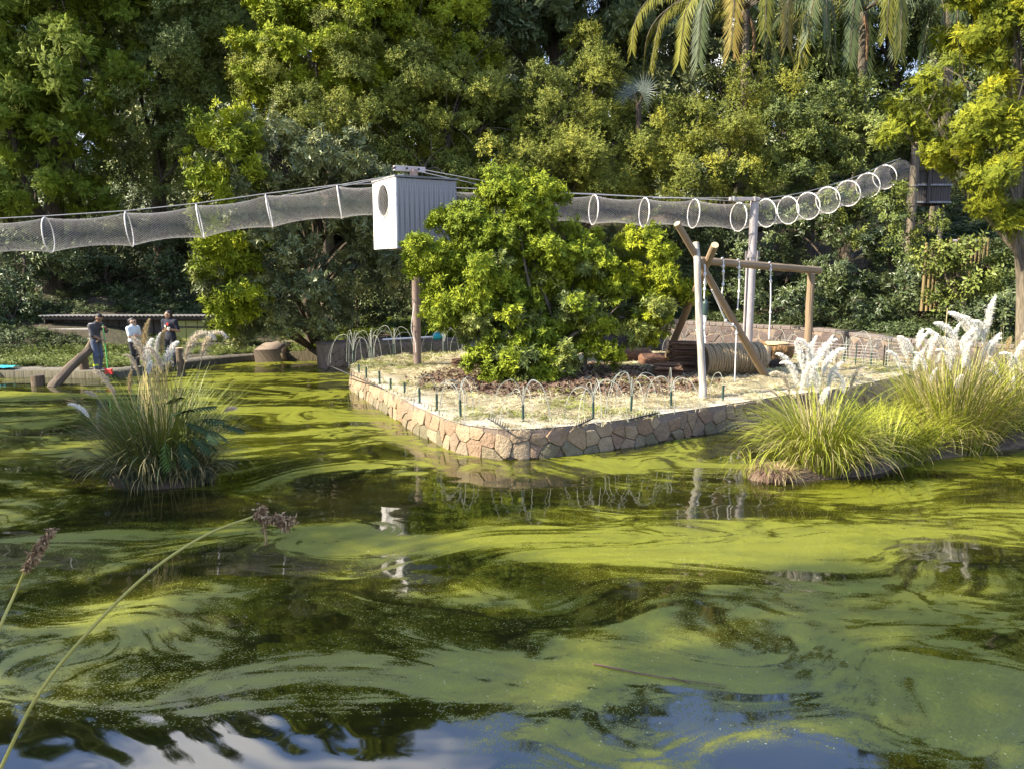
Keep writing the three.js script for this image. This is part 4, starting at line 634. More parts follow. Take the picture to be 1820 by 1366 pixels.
function bundle(label, p0, len, turn, w, h, n, seed, colr) {
  const t = thing('stick_bundle', label, 'stick bundle', p0, turn), r = rng(seed), ms = [0.8, 1, 1.25].map((k, i) => mat('brown stick ' + 'abc'[i], colr.map(c => c * k), 0.95, { map: rep(barkTex, 2, 1) }));
  for (let i = 0; i < n; i++) { const u = (r() - 0.5) * w * (1 - 0.3 * (i / n)), y = 0.02 + h * i / n, l = len * (0.85 + 0.2 * r()), o = (r() - 0.5) * 0.12; part('stick', tube(curve([V(-l / 2 + o, y + (r() - 0.5) * 0.03, u), V(o, y + (r() - 0.5) * 0.05, u + (r() - 0.5) * 0.08), V(l / 2 + o, y + (r() - 0.5) * 0.03, u)], 6), 0.016 + 0.014 * r(), 5), ms[i % 3], t); }
}
bundle('tall stack of brown sticks behind the grey upright log', G(1217, 662, ISL_H + 0.02), 0.8, 0.1, 0.5, 0.78, 130, 1, [0.19, 0.11, 0.065]);
bundle('low heap of brown sticks at the foot of the leaning log', G(1187, 672, ISL_H + 0.02), 0.65, -0.15, 0.5, 0.34, 70, 2, [0.20, 0.12, 0.075]);
bundle('flat pile of dark twigs left of the bush', G(828, 652, ISL_H + 0.03), 0.7, 0.2, 0.5, 0.2, 50, 4, [0.17, 0.10, 0.065]);
function fallen(label, a, b, r0, r1, m, seed) { const t = thing('fallen_log', label, 'log', a), d = b.clone().sub(a); part('trunk', tube(curve([V(0, r0 * 0.7, 0), d.clone().multiplyScalar(0.5).add(V(0, r0 * 0.8, 0.05)), d.clone().add(V(0, r1 * 0.8, 0))], 12), x => mix(r0, r1, x), 14, true, 0.35, seed), m, t); const u = d.clone().normalize(), g = new THREE.CylinderGeometry(r1 * 0.9, r1 * 0.93, 0.02, 14); g.applyQuaternion(new THREE.Quaternion().setFromUnitVectors(UP, u)); g.translate(d.x + u.x * 0.01, r1 * 0.8, d.z + u.z * 0.01); part('cut_end', g, M.cut, t); }
const redBark = mat('reddish bark', [0.22, 0.115, 0.07], 1, { map: rep(barkTex, 1.5), bumpMap: rep(barkBump, 2), bumpScale: 0.04 });
fallen('reddish fallen log right behind the right lobe of the bush', G(1085, 645, ISL_H), G(1150, 640, ISL_H), 0.24, 0.22, redBark, 1);
fallen('reddish log standing out below the right side of the bush', G(1140, 652, ISL_H), G(1192, 648, ISL_H), 0.21, 0.19, redBark, 2);
fallen('short dark log lying in the mulch right of the bush stems', G(1060, 668, ISL_H), G(1100, 672, ISL_H), 0.13, 0.12, M.darkTimber, 3);
fallen('thin curved bark piece on the bare soil left of the bush', G(835, 690, ISL_H), G(885, 676, ISL_H), 0.06, 0.04, M.darkTimber, 4);
{ const r = rng(71), L = { pos: [], idx: [] }; for (let i = 0; i < 3; i++) leaf(L, V((r() - 0.5) * 0.1, 0.01 * i, (r() - 0.5) * 0.1), V(r() - 0.5, 0.1, r() - 0.5).normalize(), UP, 0.14, 0.05, 0.05);
  const g = geom(L.pos, L.idx), isl = (rr, f) => { const x = mix(-5, 11, rr()), z = mix(-25.5, -13, rr()); return inIsland(x, z) && f(x, z) ? V(x, islandY(x, z) + 0.01, z) : null; };
  scatter('bark_mulch', 'dark red-brown bark mulch and dead leaves round the island bush', 'mulch', 5200, rr => isl(rr, (x, z) => ((x - bushAt.x - 0.2) / 3.4) ** 2 + ((z - bushAt.z - 0.5) / 2.6) ** 2 < 0.3 + rr()), { seed: 72, geo: g, m: mat('bark chip', [0.125, 0.076, 0.05], 1), size: 0.9 });
  const B = { pos: [], idx: [] }; for (let i = 0; i < 14; i++) { const a = r() * 6.283; leaf(B, V((r() - 0.5) * 0.16, 0, (r() - 0.5) * 0.16), V(Math.cos(a) * 0.9, 0.25 + 0.5 * r(), Math.sin(a) * 0.9).normalize(), UP, 0.10 + 0.06 * r(), 0.008, 0.5); }
  scatter('cut_straw', 'dry cut grass lying over the island', 'dry grass', 9000, rr => isl(rr, (x, z) => fbm(x * 1.7 + 9, z * 1.7, 0.2, 3) > 0.42), { seed: 73, geo: geom(B.pos, B.idx), m: mat('dry straw', [0.46, 0.40, 0.24], 1), size: 1 });
  scatter('short_grass', 'patches of short yellow-green grass on the island', 'grass', 1500, rr => isl(rr, (x, z) => fbm(x * 0.9 + 2, z * 0.9, 0.2, 3) > 0.57 || (x < -2.2 && z < -20.5)), { seed: 74, geo: geom(B.pos, B.idx), m: leafMat('short grass', [0.22, 0.24, 0.05], 0, 0), size: 1.1, sy: 1.3 });
}
// ---------- green stakes with arching wires ----------
function stake(label, p, arcs, seed, h = 0.28) {
  const t = thing('wire_stake', label, 'fence stake', p, 0, 'green wire stakes round the island'), r = rng(seed), lean = (r() - 0.5) * 0.1;
  part('post', tube([V(0, -0.15, 0), V(lean * h, h, 0)], 0.024, 7), M.stake, t);
  for (const [turn, reach, up] of arcs) { const c = Math.cos(turn), s = -Math.sin(turn), q = (u, y) => V(lean * h + c * reach * u, y, s * reach * u); part('wire', tube(curve([q(0, h * 0.5), q(0.08, h + up * 0.5), q(0.32, h + up), q(0.68, h + up * 0.82), q(0.95, h * 0.9), q(1.02, 0.0)], 18), 0.006, 5), M.wire, t); }
}
const arcs = (seed, n, reach = 0.62, up = 0.42, spread = 6.28, from = 0) => { const r = rng(seed); return Array.from({ length: n }, (_, i) => [from + spread * (i + r() * 0.8) / n, reach * (0.6 + 0.6 * r()), up * (0.55 + 0.6 * r())]); };
[[638, 663, 0, 'short bare green stake at the left end of the island'], [651, 672, 0, 'second bare green stake from the left end of the island'], [675, 683, 0, 'bare green stake on the left wall, third from its far end'], [694, 691, 0, 'bare green stake halfway along the left wall'], [719, 702, 0, 'bare green stake on the left wall near the spiked bar middle'], [746, 716, 0, 'tallest bare green stake on the left wall before the arching wires'],
  [776, 729, 3, 'stake with few low arching wires above the left wall'], [819, 741, 6, 'stake with a fan of arching wires at the near left corner of the island'], [930, 751, 7, 'stake with tall arching wires at the front tip of the island'], [1055, 745, 8, 'stake with many arching wires right of the front tip'], [1121, 733, 7, 'stake with arching wires below the low stick heap'], [1193, 724, 6, 'stake with wide arching wires left of the grey upright log'], [1285, 712, 2, 'stake with one straight pale wire right of the grey upright log']]
  .forEach(([x, y, n, l], i) => stake(l, G(x, y, ISL_H), n === 2 ? [[2.2, 0.35, 0.25], [0.2, 0.9, 0.1]] : n ? arcs(100 + i, n) : [], 200 + i, n ? 0.33 : 0.24 + 0.04 * (i % 3)));
[[628, 648, 7, 'cluster of drooping wires on a stake at the far left end of the island'], [660, 640, 7, 'stake with drooping wires beside the far left end'], [700, 634, 6, 'stake with arching wires just left of the brown pole'], [790, 629, 6, 'stake with arching wires right behind the brown pole'], [840, 629, 5, 'stake with arching wires left behind the bush'], [1215, 629, 4, 'stake with arcs behind the tall stick stack'], [1285, 630, 4, 'stake with flat arcs behind the wrapped log'], [1395, 640, 5, 'stake with arcs right beside the stump'], [1500, 646, 5, 'stake with arcs behind the front pampas plumes'], [1548, 652, 7, 'stake with many arcs left of the big pampas clump'], [1575, 655, 6, 'stake with arcs touching the big pampas clump']]
  .forEach(([x, y, n, l], i) => stake(l, G(x, y, ISL_H), arcs(300 + i, n, 0.8, 0.5), 400 + i, 0.4));
// wire fence at the back right edge of the island
{
  const a = G(1385, 640, ISL_H), b = G(1622, 660, ISL_H), t = thing('wire_fence', 'low fence of parallel wires along the back right edge of the island', 'wire fence', a), d = b.clone().sub(a);
  for (let k = 0; k < 7; k++) { const y = 0.10 + k * 0.085; part('wire', tube(curve([V(0, y, 0), d.clone().multiplyScalar(0.35).add(V(0, y - 0.02, 0)), d.clone().multiplyScalar(0.7).add(V(0, y - 0.015, 0)), d.clone().add(V(0, y, 0))], 24), 0.006, 5), M.cable, t); }
  for (let k = 0; k <= 5; k++) part('post', tube([d.clone().multiplyScalar(k / 5).add(V(0, -0.2, 0)), d.clone().multiplyScalar(k / 5).add(V(0, 0.66, 0))], 0.018, 6), M.stake, t);
}
// ---------- rails of iron spikes on the wall ----------
function spikes(label, pts, n, up = 0.09) {
  const t = thing('spike_rail', label, 'spike rail', pts[0], 0), P = pts.map(p => p.clone().sub(pts[0])), c = new THREE.CatmullRomCurve3(P);
  part('bar', tube(c.getPoints(20), 0.016, 6), M.iron, t);
  for (let i = 0; i < n; i++) { const p = c.getPoint((i + 0.5) / n); part('spike', tube([p, p.clone().add(V(0.02, up, 0.03))], x => 0.010 * (1 - 0.6 * x), 5), M.iron, t); }
}
const outl = (px, py, h) => G(px, py, h);
spikes('long dark rail of spikes running along the left wall out over the water', [outl(590, 652, 0.62), outl(625, 667, 0.58), outl(665, 684, 0.52), outl(712, 706, 0.5), outl(752, 724, 0.5), outl(796, 746, 0.5)], 34, 0.1);
spikes('short spike rail lying over the front tip of the island', [outl(867, 743, 0.58), outl(884, 753, 0.57), outl(903, 766, 0.55)], 9, 0.11);
spikes('short spike rail on the front edge right of the tip', [outl(1022, 758, 0.56), outl(1040, 750, 0.57), outl(1054, 743, 0.6)], 9, 0.1);
spikes('bent spike rail lying on the front wall below the grey upright log', [outl(1118, 746, 0.56), outl(1145, 739, 0.57), outl(1172, 733, 0.57)], 10, 0.1);
// ---------- timber in the water at the left ----------
{
  const p = G(322, 668, 0), t = thing('wooden_post', 'short round wooden post with a pale cut top standing in the water', 'wooden post', p); part('shaft', tube([V(0, -0.6, 0), V(0, 0.4, 0), V(-0.01, 0.85, 0)], 0.125, 16, true, 0.25, 2), M.darkTimber, t); part('cut_top', tube([V(-0.01, 0.851, 0), V(-0.01, 0.868, 0)], 0.115, 16), M.cut, t);
  const q = G(150, 668, 0), s = thing('wooden_post', 'dark leaning post in the water that carries the leaning log', 'wooden post', q); part('shaft', tube([V(0.04, -0.6, 0), V(0, 0.3, 0), V(-0.03, 0.66, 0)], 0.14, 14, true, 0.3, 4), M.darkTimber, s); part('cut_top', tube([V(-0.03, 0.661, 0), V(-0.03, 0.675, 0)], 0.125, 14), M.cut, s);
  const a = G(88, 686, 0.02), b = D(158, 622, 22.6), l = thing('leaning_log', 'dark forked log leaning out of the water onto the post', 'log', a), d = b.clone().sub(a); part('trunk', tube(curve([V(-0.1, -0.25, 0), d.clone().multiplyScalar(0.5), d], 14), x => 0.15 - 0.03 * x, 12, true, 0.4, 7), M.darkTimber, l); part('fork', tube(curve([d.clone().multiplyScalar(0.92), d.clone().add(V(0.02, 0.16, 0)), d.clone().add(V(0.13, 0.36, 0))], 8), x => 0.08 - 0.035 * x, 9, true, 0.3, 2), M.timber, l); part('twig', tube([d.clone().add(V(0.04, 0.08, 0)), d.clone().add(V(0.34, 0.3, 0.05))], 0.02, 6), M.timber, l);
  const f = thing('floating_stump', 'short black stump floating left of the leaning log', 'tree stump', G(67, 684, 0)); part('wood', tube([V(0, -0.2, 0), V(0.01, 0.1, 0), V(0.02, 0.26, 0)], 0.17, 14, true, 0.3, 6), M.darkTimber, f); part('cut_top', tube([V(0.02, 0.261, 0), V(0.02, 0.28, 0)], 0.15, 14), mat('wet cut wood', [0.09, 0.07, 0.055], 0.6), f);
}
// ---------- shed and wall on the left bank ----------
{
  const z = 29.6, xa = D(80, 560, z).x, xb = D(412, 560, z).x, y = D(240, 561, z).y, gy = 0.3, t = thing('low_shed', 'low dark shed with a corrugated roof edge behind the three people', 'shed', V(xa, gy, -z)), W = xb - xa, r = rng(6), h = y - gy;
  { const pos = [], idx = [], n = 220; for (let i = 0; i <= n; i++) for (const [dz, dy] of [[0.35, 0], [-0.1, 0.012], [-0.5, 0.0]]) pos.push(-0.1 + (W + 0.2) * i / n, h + dy + 0.022 * Math.sin(i / n * W / 0.15 * 6.283), dz); for (let i = 0; i < n; i++) for (let k = 0; k < 2; k++) { const a = i * 3 + k; idx.push(a, a + 3, a + 1, a + 1, a + 3, a + 4); } part('corrugated_roof', geom(pos, idx), mat('grey roof sheet', [0.36, 0.35, 0.33], 0.6, { map: rep(blotchTex, 1) }), t); }
  part('roof_beam', bx(W, 0.10, 0.08, W / 2, h - 0.09, 0.2), M.shed, t);
  const n = 16; for (let i = 0; i < n; i++) { const w = W / n, px = 80 + 332 * (i + 0.5) / n, glow = px > 318 && px < 366; if (glow) { const f = part('window', bx(w - 0.02, h - 0.3, 0.04, w * (i + 0.5), (h - 0.25) / 2 + 0.08, 0), mat('yellow green board', [0.34, 0.33, 0.10], 0.4), t); part('frame', bx(w, 0.05, 0.06, w * (i + 0.5), h * 0.62, 0.03), M.shed, f); } else part('panel', bx(w - 0.025, h - 0.16 - 0.03 * r(), 0.05, w * (i + 0.5), (h - 0.1) / 2, -0.25 + 0.04 * r()), M.shed, t); }  // the yellow green pieces are plain framed board panels
  part('sill_beam', bx(W, 0.12, 0.12, W / 2, 0.06, 0.1), M.shed, t); part('back_wall', bx(W, h - 0.05, 0.06, W / 2, h / 2 - 0.03, -0.5), M.shed, t);
  for (const e of [0, W]) part('side_wall', bx(0.6, h - 0.1, 0.05, e, h / 2, -0.2, Math.PI / 2), M.shed, t);
}
{ const t = thing('bank_wall', 'low dark stone wall on the left bank left of the shed', 'retaining wall'), pts = [D(-40, 583, 28.6), D(40, 583, 28.8), D(100, 582, 29), D(172, 580, 29.2)].map(p => V(p.x, 0.98, p.z)); wallBody(t, pts, 0.0, 0.95, 0.3, 0.05, M.mortar); stoneWall(t, pts, 0.1, 0.94, { cell: 0.3, mats: M.darkStones, seed: 61, out: 0.03, aspect: 1.4, rows: 3 }); wallBody(t, pts, 0.952, 1.0, 0.34, 0, M.concrete, 'coping'); }
// ---------- right side: hut, tall post, bamboo fence ----------
{
  const z = 30, p = D(1612, 362, z), t = thing('wooden_hut', 'grey plank hut on the slope at the upper end of the right tunnel', 'hut', p), r = rng(2), w = D(1688, 362, z).x - p.x, h = D(1650, 298, z).y - p.y;
  for (let i = 0; i < 9; i++) part('plank', bx(w / 9 - 0.012, h, 0.04, w * (i + 0.5) / 9, h / 2, -0.02 * r()), M.shed, t); for (let i = 0; i < 5; i++) part('plank', bx(0.24, h, 0.04, w + 0.02, h / 2, -0.15 - i * 0.25, Math.PI / 2), M.shed, t);
  for (const y of [0.05, h * 0.52, h - 0.05]) part('rail', bx(w + 0.05, 0.07, 0.05, w / 2, y, 0.05), M.board, t); part('roof', bx(w + 0.3, 0.06, 1.6, w / 2, h + 0.05, -0.6, 0, 0.08), M.shed, t); part('upright', bx(0.1, h, 0.07, w * 0.45, h / 2, 0.09), M.shed, t); part('back', bx(w, h, 0.04, w / 2, h / 2, -1.3), M.shed, t);
  for (const x of [0.1, w - 0.1]) part('leg', tube([V(x, -3.2, -0.3), V(x, 0, -0.3)], 0.09, 8), M.shed, t);
}
{ const b = onGround(1604, 29.6), t = thing('timber_post', 'tall pale timber post where the right net tunnel ends', 'wooden post', b), top = D(1604, 255, 29.6).y - b.y; part('shaft', tube([V(0, -0.3, 0), V(0.03, top / 2, 0), V(0, top, 0)], 0.15, 12, true, 0.25, 4), M.paleBark, t); part('cap', tube([V(0, top, 0), V(0, top + 0.03, 0)], 0.17, 12), M.cut, t); for (const f of [0.35, 0.7, 0.93]) part('wire_tie', new THREE.TorusGeometry(0.178, 0.012, 5, 16).rotateX(Math.PI / 2).translate(0.02, top * f, 0), M.cable, t); }
{ const t = thing('bamboo_fence', 'sunlit bamboo pole fence among the shrubs at the right', 'fence'), r = rng(8), cream = [0, 1].map(i => mat('pale bamboo ' + 'ab'[i], i ? [0.30, 0.22, 0.085] : [0.22, 0.16, 0.07], 0.7, { map: rep(grainTex, 3, 1) })); for (let i = 0; i < 16; i++) { const px = 1648 + i * 7.3, z = 24.2, top = D(px, 436 - i * 0.8 + 14 * (r() - 0.5), z), bot = D(px, 530, z); part('bamboo_pole', tube([V(top.x, bot.y - 0.4, -z), V(top.x + 0.01, mix(bot.y, top.y, 0.5), -z), V(top.x + (r() - 0.5) * 0.04, top.y, -z)], 0.05 + 0.008 * r(), 9), cream[i % 2], t); }
  for (const py of [455, 500]) part('cross_rail', tube([D(1644, py, 24.28), D(1766, py - 8, 24.28)], 0.03, 7), cream[0], t); }
{ const t = thing('plank_fence', 'dark weathered plank fence half hidden by shrubs right of the metal pole', 'fence'), r = rng(18); for (let i = 0; i < 12; i++) { const px = 1378 + i * 9, z = 31.5, b = D(px, 490, z), tp = D(px, 428 + 8 * r(), z); part('plank', bx(0.18, tp.y - b.y, 0.03, b.x, (tp.y + b.y) / 2, -z), M.shed, t); } for (const py of [445, 475]) { const a = D(1374, py, 31.55), b = D(1482, py, 31.55); part('rail', bx(b.x - a.x, 0.08, 0.04, (a.x + b.x) / 2, a.y, -31.55), M.shed, t); } }
{ const a = D(1712, 428, 24.6), t = thing('metal_rail', 'short pale metal rail above the bamboo fence', 'rail', a); part('bar', tube([V(-0.35, 0, 0), V(0.55, -0.01, 0)], 0.045, 8), M.metal, t); part('support', tube([V(0.4, -1.5, -0.05), V(0.4, 0, -0.05)], 0.03, 6), M.metal, t); }
{ // pump on the channel wall and its pipe
  const p = D(776, 604, 25.8); p.y = 0.88; const t = thing('water_pump', 'small turquoise pump with a white pipe on the channel wall', 'pump', p); const teal = mat('turquoise plastic', [0.01, 0.30, 0.36], 0.4);
  part('body', new THREE.LatheGeometry([[0, 0], [0.12, 0.01], [0.15, 0.08], [0.13, 0.2], [0.06, 0.25], [0, 0.26]].map(q => new THREE.Vector2(...q)), 16), teal, t); part('motor', tube([V(0.1, 0.12, 0), V(0.28, 0.12, 0)], 0.075, 12), teal, t); part('pipe', tube([V(-0.1, 0.1, 0), V(-1.8, 0.02, 0.1)], 0.03, 8), M.ringWhite, t); part('hoop', new THREE.TorusGeometry(0.22, 0.012, 6, 20, Math.PI).translate(0.1, 0.05, 0.1), M.wire, t); }
{ const p = G(6, 656, 0.2), t = thing('tarp_scrap', 'crumpled turquoise plastic scrap at the left edge of the bank', 'plastic scrap', p), g = new THREE.PlaneGeometry(0.7, 0.5, 14, 10).rotateX(-Math.PI / 2), a = g.attributes.position; for (let i = 0; i < a.count; i++) a.setY(i, 0.03 + 0.10 * fbm(a.getX(i) * 6 + 2, a.getZ(i) * 6, 0.3, 3)); g.computeVertexNormals(); part('sheet', g, mat('turquoise sheet', [0.05, 0.42, 0.50], 0.5), t); }
// ---------- pampas grass ----------
function ribbon(L, pts, w, side) { const b = L.pos.length / 3, n = pts.length; for (let i = 0; i < n; i++) { const k = w * (i === n - 1 ? 0.08 : 1 - 0.75 * Math.pow(i / (n - 1), 2)) / 2; L.pos.push(pts[i].x - side.x * k, pts[i].y - side.y * k, pts[i].z - side.z * k, pts[i].x + side.x * k, pts[i].y + side.y * k, pts[i].z + side.z * k); } for (let i = 0; i < n - 1; i++) { const a = b + i * 2; L.idx.push(a, a + 1, a + 2, a + 1, a + 3, a + 2); } }
function blades(n, baseR, lo, hi, flop, seed, w = 0.012, up = 1.35) {
  const r = rng(seed), L = { pos: [], idx: [] };
  for (let i = 0; i < n; i++) {
    const a = r() * 6.283, q = Math.sqrt(r()), len = mix(lo, hi, r()), az = a + (r() - 0.5) * 1.2, c = Math.cos(az), s = Math.sin(az); let el = up - 0.5 * q * r() + (r() - 0.5) * 0.2, p = V(Math.cos(a) * baseR * q, 0, Math.sin(a) * baseR * q); const pts = [], k = flop * (0.6 + 0.8 * r());
    for (let j = 0; j <= 7; j++) { pts.push(p.clone()); p.add(V(c * Math.cos(el), Math.sin(el), s * Math.cos(el)).multiplyScalar(len / 7)); el = Math.max(-1.45, el - k * (0.12 + 0.07 * j)); if (p.y < 0.01) p.y = 0.01 + 0.02 * r(); }
    ribbon(L, pts, w * (0.7 + 0.6 * r()), V(-s, 0.25 * (r() - 0.5), c));
  }
  return geom(L.pos, L.idx);
}
function plumeGeo(len, nod, wide, seed) {
  const r = rng(seed), L = { pos: [], idx: [] }, sp = []; let p = V(0, 0, 0), a = 0;
  for (let i = 0; i <= 16; i++) { sp.push(p.clone()); p.add(V(Math.sin(a), Math.cos(a), 0).multiplyScalar(len / 16)); a += nod / 16 * (nod > 2 ? 0.15 + 2.55 * (i / 16) ** 2 : 0.5 + 1.0 * i / 16); }
  const C = new THREE.CatmullRomCurve3(sp);
  for (let i = 0; i < 900; i++) {
    const t = Math.pow(r(), 0.85) * 0.97, o = C.getPoint(t), tg = C.getTangent(t), f = r() * 6.283, rad = V(Math.cos(f), 0, Math.sin(f)), s = wide * (0.22 + 1.15 * Math.pow(Math.sin(Math.PI * Math.min(1, 0.10 + 0.88 * Math.pow(t, 0.75))), 0.9)) * (0.5 + 0.9 * r());
    const d = tg.clone().multiplyScalar(0.75).addScaledVector(rad, 0.62).normalize(), q = [o, o.clone().addScaledVector(d, s * 0.55), o.clone().addScaledVector(d, s).add(V(0, -s * 0.45, 0))];
    ribbon(L, q, 0.005, V().crossVectors(d, V(r() - 0.5, r() - 0.5, r() - 0.5)).normalize());
  }
  return geom(L.pos, L.idx);
}
const PL = []; [[0.46, 0.5, 0.066], [0.50, 1.3, 0.07], [0.54, 2.2, 0.078], [0.44, 0.9, 0.085], [0.62, 3.1, 0.085], [0.22, 0.7, 0.05]].forEach((q, i) => PL.push(plumeGeo(...q, 50 + i)));
const GM = {
  white: leafMat('white pampas plume', [0.82, 0.79, 0.71], 0, 0), cream: leafMat('cream pampas plume', [0.58, 0.50, 0.37], 0, 0), tan: leafMat('tan pampas plume', [0.46, 0.36, 0.19], 0, 0), stem: leafMat('pale stem', [0.42, 0.36, 0.18], 0, 0),
  fresh: leafMat('fresh grass blade', [0.25, 0.27, 0.022], 0, 0.25), grassMid: leafMat('grass blade', [0.14, 0.165, 0.025], 0, 0.25), straw: leafMat('straw blade', [0.36, 0.30, 0.13], 0, 0.1), blue: leafMat('dark grass blade', [0.062, 0.082, 0.035], 0, 0.3), deadBrown: leafMat('dead brown blade', [0.20, 0.125, 0.085], 0, 0),
};
// plumes: [x, y of the plume's foot on the photo, distance, variant, turn (0 nods right, PI left), lean, size, tone]
function pampas(label, base, sets, plumes, straws = []) {
  const t = thing('pampas_clump', label, 'pampas grass', base), r = rng(Math.round(Math.abs(base.x) * 100));
  for (const [n, rad, lo, hi, flop, m, dx = 0, dz = 0, up] of sets) part('blades', blades(n, rad, lo, hi, flop, Math.floor(r() * 1e6), 0.013, up).translate(dx, 0, dz), m, t, 'stuff');
  for (const [px, py, d, v, turn, lean, sc, m] of plumes) {
    const foot = D(px, py, d).sub(base), st = V(foot.x * 0.25 + (r() - 0.5) * 0.25, 0, foot.z * 0.25 + (r() - 0.5) * 0.2), mid = st.clone().lerp(foot, 0.6); mid.y = foot.y * 0.62;
    const q = part('plume', PL[v], m, t); q.position.copy(foot); q.rotation.set(0, turn, 0); q.rotateZ(-lean); q.scale.setScalar(sc * (m === W_ && base.x > 0 ? 1.12 : 1.05));
    part('stem', tube(curve([st, mid, foot, foot.clone().add(V(Math.sin(lean) * Math.cos(turn) * 0.1 * sc, 0.1 * sc, 0))], 12), x => 0.0075 * (1 - 0.5 * x), 4, false), GM.stem, t);
  }
  for (const [n, h, rad, m] of straws) { const L = []; for (let i = 0; i < n; i++) { const a = r() * 6.283, q = rad * Math.sqrt(r()), b = V(Math.cos(a) * q * 0.6, 0, Math.sin(a) * q * 0.6), e = V(Math.cos(a) * q * 1.5 + (r() - 0.5) * 0.3, h * (0.5 + 0.5 * r()), Math.sin(a) * q * 1.5); L.push(tube([b, b.clone().lerp(e, 0.5).add(V((r() - 0.5) * 0.08, 0, 0)), e], x => 0.006 * (1 - 0.6 * x), 3, false)); } part('dry_stalks', join(L), m, t, 'stuff'); }
  return t;
}
const Lf = Math.PI, W_ = GM.white, C_ = GM.cream, T_ = GM.tan;
{ // left grass island
  const b = G(288, 852, 0), t = pampas('dark pampas clump standing alone in the water at the left, with cream and hooked plumes', b, [[760, 0.5, 0.9, 1.6, 0.66, GM.blue], [700, 0.5, 1.3, 2.05, 0.42, GM.grassMid, 0, 0, 1.42], [340, 0.6, 0.7, 1.5, 0.85, GM.straw], [260, 0.35, 0.5, 0.9, 0.9, GM.blue, 0.5, 0.1], [200, 0.4, 0.5, 1.0, 1.0, GM.blue, -0.25, 0.25], [90, 0.3, 0.5, 0.9, 0.9, GM.straw, 0.6, 0.15]], [
    [256, 622, 11.4, 0, 0, 0.05, 1.0, T_], [258, 655, 11.3, 3, Lf, 0.0, 1.1, C_], [287, 632, 11.5, 0, 0, 0.02, 0.9, T_], [277, 640, 11.5, 0, 0, 0.05, 0.9, W_], [266, 655, 11.3, 3, 0.3, -0.2, 1.0, W_], [296, 655, 11.4, 3, 0, 0.1, 1.0, W_], [288, 660, 11.2, 3, Lf, 0.15, 0.9, C_],
    [328, 645, 11.4, 4, 0, 0.28, 1.2, C_], [358, 638, 11.6, 4, 0, 0.24, 1.05, C_], [195, 690, 11.2, 3, Lf, 0.35, 0.8, C_], [158, 742, 11.0, 1, Lf, 0.5, 0.72, W_], [231, 700, 11.2, 0, 0, -0.05, 0.75, T_], [243, 660, 11.3, 2, Lf, 0.2, 0.62, C_], [203, 703, 11.3, 5, Lf, 0.1, 0.8, C_], [172, 705, 11.2, 5, Lf, 0.9, 0.9, C_], [264, 665, 11.0, 5, 0, 0, 0.9, W_], [398, 730, 11.4, 5, 0, 1.1, 0.9, C_]], [[46, 1.9, 0.28, GM.stem], [30, 1.5, 0.3, GM.straw]]);
  { const r = rng(2), L = []; for (let i = 0; i < 70; i++) { const a = D(255 + 45 * r(), 640 + 25 * r(), 11.1 + 0.3 * r()).sub(b), e = a.clone().add(V((r() - 0.3) * 0.35, -0.35 - 0.45 * r(), (r() - 0.3) * 0.3)), q = { pos: [], idx: [] }; ribbon(q, curve([a, a.clone().lerp(e, 0.5).add(V((r() - 0.5) * 0.1, 0.06, 0)), e], 5), 0.014, V(0.8, 0, 0.6)); L.push(geom(q.pos, q.idx)); } part('dead_blades', join(L), GM.straw, t, 'stuff'); }
  part('root_mound', new THREE.SphereGeometry(0.62, 20, 10).scale(1.3, 0.35, 0.9), M.darkTimber, t);
  // big dark lobed leaves growing in it
  const pb = D(330, 800, 11.2), ph = thing('split_leaf_plant', 'dark plant with big deeply split leaves growing in the left pampas clump', 'plant', pb), m1 = leafMat('big dark leaf', [0.024, 0.048, 0.016], 0, 0), m2 = leafMat('big sun painted leaf', [0.06, 0.12, 0.012], 0, 0.6);  // the brighter leaf has sunlight put into its colour
  [[350, 715, 11.2, 0.2, 0.38, m1], [375, 730, 11.3, 0.05, 0.40, m1], [385, 750, 11.1, -0.25, 0.38, m1], [340, 735, 11.0, -0.3, 0.38, m1], [360, 760, 10.95, -0.5, 0.38, m1], [325, 725, 11.2, 0.5, 0.42, m1], [308, 770, 10.9, -1.2, 0.42, m2], [335, 770, 10.9, -0.9, 0.42, m1], [315, 705, 11.4, 0.6, 0.36, m1], [405, 740, 11.2, -0.2, 0.36, m1]].forEach(([px, py, d, el, len, m], i) => {
    const L = { pos: [], idx: [] }, o = D(px - 16, py + 14, d).sub(pb), az = (i % 3 - 1) * 0.5, ax = V(Math.cos(el) * Math.cos(az), Math.sin(el), Math.cos(el) * Math.sin(az) + 0.25).normalize(), s = V().crossVectors(ax, UP).normalize(), n = V().crossVectors(s, ax);
    for (let k = 0; k < 8; k++) for (const q of [-1, 1]) { const tt = 0.08 + k * 0.115; leaf(L, o.clone().addScaledVector(ax, len * tt).addScaledVector(n, -0.12 * len * tt * tt), ax.clone().multiplyScalar(0.7).addScaledVector(s, q).normalize(), n, len * 0.55 * Math.sin(0.5 + tt * 2.2), 0.042, 0.35); }
    leaf(L, o, ax, n, len * 1.0, 0.05, 0.12); const f = part('leaf', geom(L.pos, L.idx), m, ph); part('stalk', tube(curve([V((i % 3) * 0.03, -0.15, 0), o.clone().multiplyScalar(0.6).add(V(0, 0.1, 0)), o], 8), 0.011, 5, false), GM.grassMid, f);
  });
}
